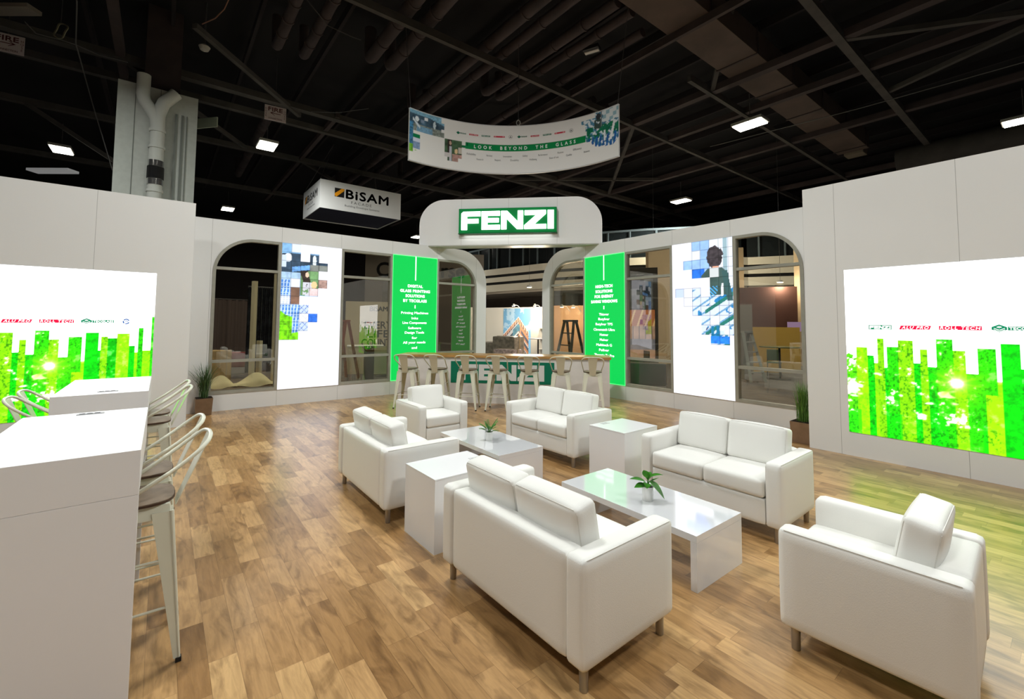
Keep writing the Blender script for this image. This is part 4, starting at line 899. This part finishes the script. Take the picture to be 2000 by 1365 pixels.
    f = (np.abs(X-5.44+(T-.55)*.25) < .035) & (T > .35) & (T < .8); a = np.where(f[..., None], C(236,238,240), a); f = (np.abs(X-5.22) < .03) & (T > .5) & (T < .78); a = np.where(f[..., None], C(232,236,238), a)
    c = put(m, a); return c
o = painted('printed_fabric', ban, BANW, BH, .016, banner_art, attr_mat('printed_fabric', None, .7), 0); curve_obj(o)
k = MB(); nb = 48
for j in range(nb): k.box(BANW*j/nb, BANW*(j+1)/nb, .006, .05, 0, BH)
o = k.build('backing', mat('banner_backing', rgb(200, 198, 194), .7), ban); curve_obj(o)
k = MB()
for za in (-.02, BH):
    k = MB()
    for j in range(nb): k.box(BANW*j/nb, BANW*(j+1)/nb, -.004, .055, za, za+.02)
    o = k.build('frame_tube', mat('banner_frame', rgb(205, 205, 205), .4), ban); curve_obj(o)
SB = BANW/5.6; PW = mat('printed_white', rgb(236, 240, 236), .6); PGR = mat('printed_grey', rgb(128, 128, 128), .7); PG2 = mat('printed_green', rgb(20, 110, 80), .6); PRD = mat('printed_red', rgb(210, 60, 80), .6)
curve_obj(text_obj('lettering', 'LOOK  BEYOND  THE  GLASS', PW, ban, 3.09*SB, BH-.598, .085, -.004, width=2.69*SB, bold=.05, spacing=1.9))
words = [('Reliability', 1.674, 0), ('Research', 1.905, 1), ('Harmony', 2.152, 0), ('Respect', 2.374, 1), ('Innovation', 2.629, 0), ('Durability', 2.82, 1), ('Safety', 3.10, 0), ('Wellbeing', 3.306, 1), ('Performance', 3.568, 0), ('Ease of use', 3.863, 1), ('Passion', 4.035, 0), ('Quality', 4.262, 1), ('Efficiency', 4.486, 0), ('Balance', 4.736, 1)]
for t, x, rw in words:
    curve_obj(text_obj('lettering', t, PGR, ban, x*SB, BH-.82-.11*rw, .05, -.004, width=.0225*len(t)))
z = BH-.29
for kd, x, x1 in (('h', 1.265, 1.527), ('r', 1.61, 1.849), ('f', 1.942, 2.168), ('R', 2.266, 2.557), ('o', 2.66, 2.76), ('h', 2.885, 3.147), ('r', 3.243, 3.465), ('f', 3.568, 3.791), ('R', 3.879, 4.158), ('o', 4.27, 4.37)):
    w = x1-x
    if kd == 'h':
        q = MB().plate([(x*SB, z), ((x+.05)*SB, z-.04), ((x+.1)*SB, z), ((x+.05)*SB, z+.04)], [], -.005, -.002).build('logo', PG2, ban); curve_obj(q)
        curve_obj(text_obj('lettering', 'TECGLASS', PG2, ban, (x+.18)*SB, z, .032, -.004, width=.16*SB, bold=.04))
    elif kd == 'o':
        q = MB().plate(arc((x+.05)*SB, z, .05, 0, 345, 20), [arc((x+.05)*SB, z, .044, 345, 0, 20)], -.005, -.002).build('logo', PGR, ban); curve_obj(q); q = MB().plate([((x+.02)*SB, z-.02), ((x+.08)*SB, z-.02), ((x+.05)*SB, z+.03)], [], -.005, -.002).build('logo', PGR, ban); curve_obj(q)
    else:
        q = MB().plate([(x*SB, z-.02), (x1*SB, z-.02), (x1*SB, z+.02), (x*SB, z+.02)], [], -.004, -.001).build('logo_plate', PG2 if kd == 'f' else PRD, ban); curve_obj(q)
        curve_obj(text_obj('lettering', {'r': 'ALU PRO', 'R': 'ROLL TECH', 'f': 'FENZI'}[kd], PW, ban, (x+w/2)*SB, z, .024, -.0045, width=w*.85*SB, bold=.04))
for f, tp in ((0.003, (-.35, -.1)), (.52, (0, 0)), (.997, (.4, .1))):
    a = A0+(A1-A0)*f; p = Vector((BR*math.cos(a), BR*math.sin(a), BH+.02+.13*f*f)); MB().tube([p, p+Vector((tp[0], tp[1], 3.3))], .008, 6).build('suspension_cable', CABLE, ban)
a = A0+(A1-A0)*.52; p = Vector((BR*math.cos(a), BR*math.sin(a), BH+.13)); MB().tube([p+Vector((.05*math.sin(t)*.7, .05*math.sin(t)*.7, .07*math.cos(t))) for t in np.linspace(0, 2*PI, 17)[:-1]], .012, 6, closed=True).build('shackle', HOUS, ban)

# ------------------------------------------------------------------ hanging cube sign
bs = thing('hanging_cube_sign', 'white hanging cube sign reading BISAM FACADE above the left window wall', 'sign', (-20, 6.95, 6.62), PI/2)
SW = mat('cube_sign_fabric', rgb(222, 222, 220), .7); NV = mat('navy_lining', rgb(22, 26, 50), .8); BK = mat('cube_black_ink', rgb(26, 26, 30), .6); OR = mat('cube_orange_ink', rgb(240, 160, 30), .6); GI = mat('cube_grey_ink', rgb(90, 90, 90), .6)
hwb, hb, db = 1.84, 1.25, 2.9
for nm, (x0, x1, y0, y1) in (('front_face', (-hwb, hwb, 0, .03)), ('back_face', (-hwb, hwb, db-.03, db)), ('side_face', (-hwb, -hwb+.03, .0305, db-.0305)), ('side_face', (hwb-.03, hwb, .0305, db-.0305))):
    MB().box(x0, x1, y0, y1, 0, hb).build(nm, SW, bs)
MB().box(-hwb+.035, hwb-.035, .035, db-.035, .04, .06).build('dark_lining', NV, bs)
def bisam(p, x, z, s, y, side=None):
    k = MB(); k.plate([(x-1.38*s, z-.21*s), (x-.94*s, z-.21*s), (x-.94*s, z+.21*s), (x-1.38*s, z+.21*s)], [], y-.004, y-.001); L = [k.build('logo', BK, p)]
    k = MB(); k.plate([(x-1.38*s, z-.16*s), (x-1.30*s, z-.21*s), (x-.94*s, z+.12*s), (x-.94*s, z+.21*s), (x-1.06*s, z+.21*s), (x-1.38*s, z-.06*s)], [], y-.007, y-.0045); L.append(k.build('logo', OR, p))
    L.append(text_obj('lettering', 'BiSAM', BK, p, x+.20*s, z, .42*s, y-.001, width=2.10*s, bold=.05, spacing=1.12))
    L.append(text_obj('lettering', 'FACADE', GI, p, x-.1*s, z-.38*s, .13*s, y-.001, width=1.0*s, spacing=1.4)); L.append(text_obj('lettering', 'Building Envelope Systems', GI, p, x-.05*s, z-.58*s, .09*s, y-.001, width=1.7*s)); return L
bisam(bs, .05, .78, .93, 0)
L_ = bisam(bs, 0, .78, .80, 0)
for o in L_:   # same print on the left side face
    o.data.transform(Matrix.Translation((-hwb, db/2, 0)) @ Matrix.Rotation(-PI/2, 4, 'Z'))
for x, y in ((-hwb, 0), (hwb, 0), (-hwb, db), (hwb, db)): MB().tube([(x, y, hb), (x*.5, db/2, hb+2.2)], .01, 5).build('suspension_cable', CABLE, bs)

# ================================================================== BEHIND THE BOOTH
FASC = mat('balcony_fascia', rgb(196, 186, 164), .7); FASD = mat('fascia_groove', (.01, .01, .01), .8); SOFF = mat('balcony_soffit', rgb(178, 166, 148), .8)
GLZ = mat('dark_balcony_glazing', rgb(26, 30, 30), .25, var=.3, vscale=.4); MUL = mat('glazing_mullion', rgb(84, 92, 92), .5); BWALL = mat('brown_concourse_wall', rgb(84, 74, 66), .85, var=.12, vscale=.5); BEIG = mat('beige_column', rgb(172, 150, 118), .75)
CP = [(-31.5, 17.6), (-25.6, 17.75), (-20.5, 18.4), (-17.2, 19.6), (-14.8, 20.95), (-12.6, 22.6), (-11.2, 25.2), (-9.0, 26.4), (-4, 27.4)]
bal = thing('concourse_balcony', 'curved upper balcony with cream bands and dark glazing behind the doorway', 'balcony', (0, 0, 0))
def ribbon(name, z0, z1, off, m_, th=.15):
    k = MB(); P = [Vector((*p, 0)) for p in CP]
    for i in range(len(P)-1):
        d = (P[i+1]-P[i]).normalized(); nn = Vector((d.y, -d.x, 0)); a, b = P[i]+nn*-off, P[i+1]+nn*-off
        for (s, e) in ((a, b),): k.add([s, e, e-nn*th, s-nn*th, s+up0*0+Vector((0, 0, z1-z0)), e+Vector((0, 0, z1-z0)), e-nn*th+Vector((0, 0, z1-z0)), s-nn*th+Vector((0, 0, z1-z0))], [(0,3,2,1),(4,5,6,7),(0,1,5,4),(1,2,6,5),(2,3,7,6),(3,0,4,7)])
    k.v = [(v[0], v[1], v[2]+z0) for v in k.v]; return k.build(name, m_, bal)
ribbon('fascia_band', 5.0, 5.42, 0, FASC); ribbon('groove', 4.82, 5.0, .06, FASD); ribbon('fascia_band', 4.50, 4.82, 0, FASC); ribbon('groove', 4.32, 4.50, .06, FASD); ribbon('fascia_band', 3.85, 4.32, 0, FASC)
ribbon('glazing', 5.45, 7.0, .5, GLZ, .05); ribbon('soffit', 3.70, 3.84, .1, SOFF, 4.0); ribbon('top_rail', 7.0, 7.12, .45, MUL, .1)
k = MB(); P = [Vector((*p, 0)) for p in CP]
for i in range(len(P)-1):
    Ls = (P[i+1]-P[i]).length; d = (P[i+1]-P[i]).normalized(); nn = Vector((d.y, -d.x, 0)); q = .6
    while q < Ls: c = P[i]+d*q-nn*.42; MB().box(c.x-.045, c.x+.045, c.y-.045, c.y+.045, 5.45, 7.0).build('mullion', MUL, bal); q += 1.25
ribbon('rear_wall', -.02, 3.7, 4.3, BWALL, .2)
cw = thing('wall_panel', 'dark far wall lettered Concourse behind the right window of the left wall', 'wall', at(935, 600, 24), 1.0); cw.location.z = 0
MB().box(-6, .25, 0, .3, 0, 5.4).build('panel', mat('taupe_far_wall', rgb(92, 84, 74), .85), cw)
text_obj('lettering', 'Concourse', mat('far_black_letters', rgb(18, 18, 18), .6), cw, -3.1, 4.5, .75, -.001, width=4.6, bold=.04)
for X, D in ((1296, 20), (1418, 21), (1595, 19)):
    p = at(X, 600, D); o = MB().box(-.7, .7, -.35, .35, -.02, 5.3).build('concourse_column', BEIG, None); tag(o, {1296: 'beige concourse column behind the middle right window', 1418: 'beige concourse column hidden partly by the right picture light box', 1595: 'beige concourse column behind the right end of the window wall'}[X], 'column', 'beige concourse columns', (p.x, p.y, 0), PI/4)

# neighbouring stand seen through the doorway: white shell walls, poster with an office building
pd = diagpt; NB = thing('neighbour_stand', 'white neighbouring exhibition stand seen through the doorway', 'exhibition stand', at(1030, 690, 20), .35); NB.location.z = -.02
SHW = mat('stand_shell_white', rgb(214, 210, 200), .6); MB().box(-2.6, 2.6, 0, .06, 0, 2.45).build('back_wall', SHW, NB)
MB().box(-2.62, -2.56, -.8, -.001, 0, 2.45).build('side_wall', SHW, NB)
k = MB(); [k.box(.62, 1.15, -.35, -.005, z, z+.03) for z in (.6, 1.05, 1.5)]; k.build('shelf', SHW, NB)
def building_art(U, V, w, h):
    Y = h-V; c = C(120,180,225)*np.ones(U.shape+(3,)); n = fbm(U, V, 4, 51, 4); n2 = fbm(U, V, 16, 52, 3); X = U/w; T = Y/h
    c = c*(.85+.4*T[..., None]); c = np.where((n > .58)[..., None], c*.6+C(250,250,250)*.4, c)
    top = np.where(X < .56, .16+(.56-X)*.62, .16+(X-.56)*.80); bld = (T > top) & (X < .92)
    s = T-top; left = X < .56
    a = np.where(left[..., None], C(205,208,214), C(226,160,120))
    wn = (s > .07) & (np.abs((s*7.2) % 1-.5) < .24); a = np.where((wn & left)[..., None], C(70,84,98)*(.8+.5*n2[..., None]), a); a = np.where((wn & ~left & (X > .66))[..., None], C(96,104,122), a)
    band = (s < .085) & (s > .01); a = np.where(band[..., None], np.where((np.sin(X*95) > .3)[..., None], C(130,84,74), C(238,196,168)), a)
    ln = (s < .012) | (np.abs(s-.30) < .012) | (np.abs(s-.46) < .010); a = np.where(ln[..., None], C(242,242,242), a)
    gl = (X > .36) & (X < .62) & (s > .13) & (s < .27); a = np.where(gl[..., None], C(96,140,160)*(.8+.5*n2[..., None]), a)
    ob = (X > .5) & (s > .50) & (s < .58); a = np.where(ob[..., None], np.where((np.sin(X*80) > 0)[..., None], C(205,120,70), C(240,225,210)), a)
    lw = (T > .86); a = np.where(lw[..., None], C(60,64,66)*(.7+.6*n2[..., None]), a); c = np.where(bld[..., None], a, c); c = np.where((T > .95)[..., None], C(160,96,70), c); return c
painted('poster', NB, 1.45, 2.35, .02, building_art, attr_mat('lit_poster', None, .6), -.012, -1.28, .05)
def clip_lamp(p, label):
    r = thing('clip_spotlight', label, 'spotlight', p, .3, 'clip-on spotlights on the neighbouring stands')
    MB().tube([(0, .3, -.08), (0, .05, .08), (0, -.25, .1)], .012, 6).build('arm', HOUS, r); MB().lathe([(.03, .06), (.07, -.04)], (0, -.28, .08), 16).build('shade', HOUS, r)
    MB().lathe([(.0, 0), (.06, .005), (.05, .03), (0, .04)], (0, -.28, .035), 14).build('bulb', mat('warm_bulb', (1, 1, 1), .4, emit=(1, .85, .6), es=45), r)
for X, Y, D, lb, pw in ((1010, 600, 19.3, 'left clip lamp above the office building poster', 90), (1022, 600, 19.3, '', 0), (1051, 600, 19.5, 'right clip lamp above the office building poster', 90), (1105, 603, 14.9, 'left clip lamp above the orange panel behind the ladder', 30), (1127, 604, 15.0, 'right clip lamp above the orange panel behind the ladder', 30)):
    if not lb: continue
    p = at(X, Y, D); clip_lamp(p, lb); L = bpy.data.lights.new('spot_light', 'POINT'); L.energy = pw; L.color = (1, .84, .64); L.shadow_soft_size = .08
    o = bpy.data.objects.new('spot_light', L); COL.objects.link(o); o.location = p+(-fwd0)*.35-Vector((0, 0, .12)); o.visible_camera = False
for i_, (x, y, z, e) in enumerate(((-17.5, 14.8, 3.55, 120), (-12.0, 17.6, 3.55, 120), (-8.0, 21.0, 3.55, 120), (-22.5, 14.0, 3.55, 90))):  # fill lights added to brighten the balcony and stands behind the booth
    r = thing('pendant_light', ['round pendant light hanging in the doorway above the office building poster', 'round pendant light hanging behind the black ladder and tan panel', 'round pendant light hanging behind the rightmost window', 'round pendant light hanging behind the left side of the doorway'][i_], 'lamp', (x, y, z), 0, 'pendant lights in front of the concourse balcony')
    MB().lathe([(.12, 0), (.14, .02), (.10, .10)], n=20).build('housing', HOUS, r); MB().lathe([(0, .01), (.11, .011)], n=20).build('lens', LAMPE, r); MB().tube([(0, 0, .10), (0, 0, 7.05)], .006, 6).build('hanger', CABLE, r)
    L = bpy.data.lights.new('lamp_light', 'POINT'); L.energy = e; L.color = (1, .9, .76); L.shadow_soft_size = .12; o = bpy.data.objects.new('lamp_light', L); COL.objects.link(o); o.parent = r; o.location = (0, 0, -.15); o.visible_camera = False
# orange lit panel and black ladder behind window 4
r = thing('display_panel', 'tan display panel lit by clip lamps behind the black ladder', 'panel', at(1113, 690, 15.6), .62); r.location.z = -.02; MB().box(-.62, .72, 0, .05, 0, 2.36).build('panel', mat('tan_panel', rgb(214, 168, 126), .7), r)
def ladder(p, rz, h, w, spread, m_, label, rungs=6):
    r = thing('step_ladder', label, 'ladder', p, rz); k = MB()
    for sx in (-1, 1):
        for sy in (-1, 1):
            k = MB(); k.tube([(sx*w*.5, sy*spread, .0), (sx*w*.28, sy*.05, h)], .058, 4); k.build('rail', m_, r)
    for i in range(1, rungs+1):
        t = i/(rungs+1); ww = w*(.5-.22*t); y = -(spread*(1-t)+.05*t); MB().box(-ww, ww, y-.05, y+.05, h*t-.015, h*t+.015).build('step', m_, r)
    MB().box(-w*.3, w*.3, -.12, .12, h-.02, h+.04).build('top_cap', m_, r); return r
p = at(1114, 690, 13.6); ladder((p.x, p.y, -.02), .0, 1.80, .70, .45, BLACK, 'black step ladder behind the leftmost window of the right wall', 4)
p = at(1459, 765, 13.9); ladder((p.x, p.y, -.02), 1.2, 1.5, .55, .45, mat('grey_ladder_aluminium', rgb(120, 122, 116), .5), 'grey step ladder at the left of the rightmost window', 4)
p = at(668, 735, 13.6); ladder((p.x, p.y, -.02), .4, 1.75, .55, .4, mat('red_brown_ladder', rgb(128, 62, 44), .6), 'red-brown step ladder behind the middle window of the left wall', 5)
# pub table and boxes in the doorway
def high_table(p, h, rad, m_, label, leaf=None):
    r = thing('high_table', label, 'table', (p.x, p.y, -.02)); MB().lathe([(0, h-.03), (rad, h-.03), (rad, h), (0, h)], n=32).build('tabletop', m_, r, bevel=0)
    MB().tube([(0, 0, .03), (0, 0, h-.03)], .03, 12).build('pedestal', BLACK, r, smooth=True); MB().lathe([(.30, 0), (.30, .015), (.05, .035), (0, .035)], n=28).build('base', BLACK, r)
high_table(at(1051, 657, 17.5), 1.14, .36, mat('white_round_top', rgb(214, 210, 206), .4), 'white round high table behind the bar, right side of the doorway')
high_table(at(1522, 673, 14.4), 1.04, .58, mat('smoky_glass_top', rgb(60, 78, 50), .15), 'round glass table with green rim behind the rightmost window')
CARD = mat('cardboard', rgb(168, 140, 96), .85, var=.1); WRAP = mat('shrink_wrap_grey', rgb(122, 112, 98), .28, var=.35, vscale=9); WRAP2 = mat('shrink_wrap_pinkish', rgb(150, 132, 124), .2, var=.4, vscale=12)
def crate(p, dims, m_, label, rz=.3, cat='box', z=-.02, name='wrapped_box'):
    r = thing(name, label, cat, (p.x, p.y, z), rz); a, b, h = dims; MB().pillow((0, 0, h/2), (a, b, h), .02, (.01, .01, .01), 8).build('box_body', m_, r, smooth=True)
    k = MB(); k.box(-a/2-.014, a/2+.014, -.03, .03, h*.1, h+.013); k.build('tape', mat('packing_tape', rgb(150, 130, 100), .4), r)
crate(at(955, 680, 16.2), (.95, .7, 1.05), WRAP, 'grey wrapped box at the left of the doorway behind the bar'); crate(at(993, 660, 15.2), (.9, .6, 1.28), WRAP, 'taller grey wrapped box in the middle of the doorway'); crate(at(992, 682, 13.9), (.75, .5, .92), WRAP2, 'shiny wrapped bundle in front of the two grey boxes')
crate(at(423, 720, 13.0), (.55, .5, .88), CARD, 'tall cardboard box behind the bottom left of the leftmost window', .9, name='cardboard_box')
crate(at(448, 696, 17), (1.3, .5, .55), mat('red_case', rgb(120, 30, 40), .6), 'low dark red case behind the leftmost window', 1.2, name='flight_case')
crate(at(1262, 735, 13.0), (1.1, .45, .6), mat('dark_blue_case', rgb(40, 44, 52), .5), 'dark case on the floor behind the middle right window', .5, name='flight_case')
# curtains and uprights left
def drape(p, rz, w, h, m_, label, amp=.05, z=-.02):
    r = thing('drape_wall', label, 'curtain', (p.x, p.y, z), rz); n = 120; vs = []; fs = []
    for i in range(n+1):
        x = w*(i/n-.5); y = amp*math.sin(i*.9)+.3*amp*math.sin(i*2.3); vs += [(x, y, 0), (x, y*.8, h)]
    for i in range(n): fs.append((2*i, 2*i+2, 2*i+3, 2*i+1))
    k = MB().add(vs, fs); k.build('curtain', m_, r, smooth=True, ang=80); MB().tube([(-w/2, 0, h), (w/2, 0, h)], .03, 8).build('rail', CABLE, r)
drape(at(445, 650, 21), PI/2+.3, 5.0, 2.75, mat('dark_brown_drape', rgb(82, 70, 64), .9), 'dark pipe-and-drape curtain behind the leftmost window')
WP = mat('cream_upright', rgb(190, 178, 146), .6)
for X, Y1, D, lb in ((492, 549, 13.5, 'cream upright post standing in the middle of the leftmost window'), (536, 535, 12.8, 'cream upright post at right edge of the leftmost window'), (506, 665, 13.8, 'short cream post beside the tall middle one')):
    b = at(X, 700, D); t = at(X, Y1, D); o = MB().box(-.07, .07, -.05, .05, -.02, t.z).build('upright_post', WP); tag(o, lb, 'post', 'cream uprights behind the leftmost window', (b.x, b.y, 0), .5)
PL = mat('black_plastic_sheet', rgb(42, 44, 48), .25, var=.5, vscale=5)
drape(at(516, 640, 15.5), PI/2+.2, 1.1, 2.9, PL, 'shiny dark plastic sheet hanging between the cream posts', .07)
r = thing('paper_sheets', 'crumpled cream paper lying on the floor behind the leftmost window', 'paper', at(455, 752, 11.9), 1.5); r.location.z = -.02
for cx_, w_, hgt in ((-.35, .9, .30), (.45, 1.1, .34)):
    k = MB(); nx = 16; vs = []; fs = []
    for j in range(nx+1):
        for i in range(nx+1):
            u, v = i/nx, j/nx; vs.append((cx_+w_*(u-.5), .6*(v-.5), .02+hgt*(math.sin(PI*u)**1.2)*(1-abs(2*v-1))**.5*(.5+.7*u)+.03*math.sin(u*9+v*5)))
    for j in range(nx):
        for i in range(nx): fs.append((j*(nx+1)+i, j*(nx+1)+i+1, (j+1)*(nx+1)+i+1, (j+1)*(nx+1)+i))
    k.add(vs, fs); k.build('sheet', mat('cream_paper', rgb(216, 204, 160), .8), r, smooth=True, ang=30)
# neighbouring stand behind window 2
r = thing('banner_stand_wall', 'cream stand wall reading EVERY LIFE COUNTS behind the middle left window', 'wall panel', at(738, 680, 16.5), 1.25); r.location.z = -.02
MB().box(-1.15, 1.05, 0, .06, 0, 2.48).build('panel', mat('cream_stand_panel', rgb(196, 180, 152), .7), r); BKT = mat('stand_black_ink', rgb(30, 28, 26), .6)
text_obj('lettering', 'BISAM', BKT, r, .0, 2.22, .17, -.001, width=.62, bold=.05)
for t, z in (('EVERY', 1.62), ('LIFE', 1.30), ('COUNTS', .98)): text_obj('lettering', t, BKT, r, 0.0, z, .26, -.001, width=.24*len(t)*.8, bold=.03)
r = thing('counter_block', 'cream block counter in front of the EVERY LIFE COUNTS wall', 'counter', at(712, 735, 15.3), 1.25); r.location.z = -.02
MB().box(-.55, .55, -.3, .3, 0, .9).build('counter_body', mat('cream_counter', rgb(180, 168, 140), .6), r, bevel=.01); MB().box(-.58, .58, -.33, .33, .9005, .94).build('counter_top', SHW, r)
r = thing('rolled_sheet', 'pale sheet curling onto the floor behind the middle left window', 'sheet', at(742, 735, 14.6), 1.1); r.location.z = -.02
k = MB(); vs = []; fs = []
for i in range(15):
    t = i/14; y, z = (0, .95-1.1*t) if t < .75 else (-.3*(t-.75)*4+.0, .12*abs(1-(t-.75)*8)*.4+.03); vs += [(-.4, y, max(z, .03)), (.4, y, max(z, .03))]
for i in range(14): fs.append((2*i, 2*i+1, 2*i+3, 2*i+2))
k.add(vs, fs).build('sheet', mat('pale_green_sheet', rgb(164, 166, 136), .7), r, smooth=True)
r = thing('dark_panel', 'narrow black panel standing beside the pale curling sheet', 'panel', at(720, 720, 13.6), 1.0); r.location.z = -.02; MB().box(-.15, .15, 0, .05, 0, 1.0).build('panel', BLACK, r)
# picture wall behind window 5, ochre wall and chair behind window 6
def pergola_art(U, V, w, h):
    T = (h-V)/h; X = U/w; n = fbm(U, V, 6, 61, 4); c = C(150,120,100)*(.5+.9*n[..., None])
    top = T < .32; c = np.where(top[..., None], np.where((np.abs((X*4+T*2.2) % 1-.5) < .12)[..., None], C(255,214,150), C(196,118,66)), c)
    md = (T > .32) & (T < .58); c = np.where(md[..., None], C(222,180,150)*(.7+.4*n[..., None]), c); c = np.where((md & (np.abs((X*5) % 1-.5) < .06))[..., None], C(60,44,36), c)
    lo2 = (T > .58) & (T < .8); c = np.where(lo2[..., None], C(150,150,160)*(.7+.5*n[..., None]), c); c = np.where((T > .8)[..., None], C(214,170,140)*(.8+.3*n[..., None]), c); return c
def mono_art(U, V, w, h):
    g = .22; a = np.floor(U/g).astype(int); b = np.floor(V/g).astype(int); n = fbm(U, V, 7, 71, 4); q = ((a*7+b*13+a*b*3) % 5)/5.; return (np.clip(q*.9+.0, 0, 1)[..., None]*.6+n[..., None]*.35)*C(205,208,220)
r = thing('picture_wall', 'lit picture of a wooden pergola under a black and white mosaic behind the middle right window', 'picture', at(1252, 690, 14.8), .55); r.location.z = -.02
MB().box(-.6, .55, 0, .05, 0, 3.6).build('panel', mat('dark_wall_panel', rgb(60, 54, 50), .8), r); painted('picture', r, 1.0, 1.65, .025, pergola_art, attr_mat('lit_picture', .55, .6), -.01, -.55, .55); painted('mosaic_picture', r, .95, 1.15, .03, mono_art, attr_mat('lit_poster', None, .6), -.01, -.55, 2.25)
def simple_chair(p, rz, m_, label):
    r = thing('side_chair', label, 'chair', (p.x, p.y, -.02), rz); MB().box(-.22, .22, -.22, .22, .43, .47).build('seat', m_, r, bevel=.01); MB().box(-.21, .21, .19, .22, .50, .88).build('backrest', m_, r, bevel=.01)
    for sx in (-1, 1):
        for sy in (-1, 1): MB().tube([(sx*.2, sy*.2, 0), (sx*.19, sy*.19, .43 if sy < 0 else .6)], .012, 8).build('leg', BLACK, r)
simple_chair(at(1275, 690, 14.3), 2.6, BLACK, 'black chair in front of the pergola picture'); simple_chair(at(1512, 720, 15.4), .4, mat('grey_green_seat', rgb(72, 84, 60), .6), 'dark upholstered chair behind the round glass table')
r = thing('partition_wall', 'ochre partition wall behind the rightmost window', 'wall panel', at(1510, 680, 16.4), .5); r.location.z = -.02; MB().box(-.95, .85, 0, .1, 0, 1.65).build('panel', mat('ochre_panel', rgb(158, 126, 58), .7), r)
r = thing('partition_wall', 'grey tall partition at the left of the rightmost window', 'wall panel', at(1455, 680, 15.8), .5); r.location.z = -.02; MB().box(-.45, .25, 0, .1, 0, 2.45).build('panel', mat('grey_panel', rgb(104, 98, 90), .7), r)
r = thing('partition_wall', 'dark red-brown partition high behind the ochre wall', 'wall panel', at(1520, 640, 19.5), .5); r.location.z = -.02; MB().box(-2.6, 3.0, 0, .1, 0, 3.4).build('panel', mat('maroon_panel', rgb(74, 46, 38), .8), r)
r = thing('monitor', 'small lilac lit screen behind the rightmost window', 'monitor', at(1556, 638, 17), .6); MB().box(-.30, .30, 0, .05, -.18, .18).build('screen', mat('lilac_screen', (.05, .05, .05), .4, emit=rgb(196, 160, 214), es=.5), r); MB().box(-.03, .03, .01, .04, -1.15, -.18).build('stand', BLACK, r)
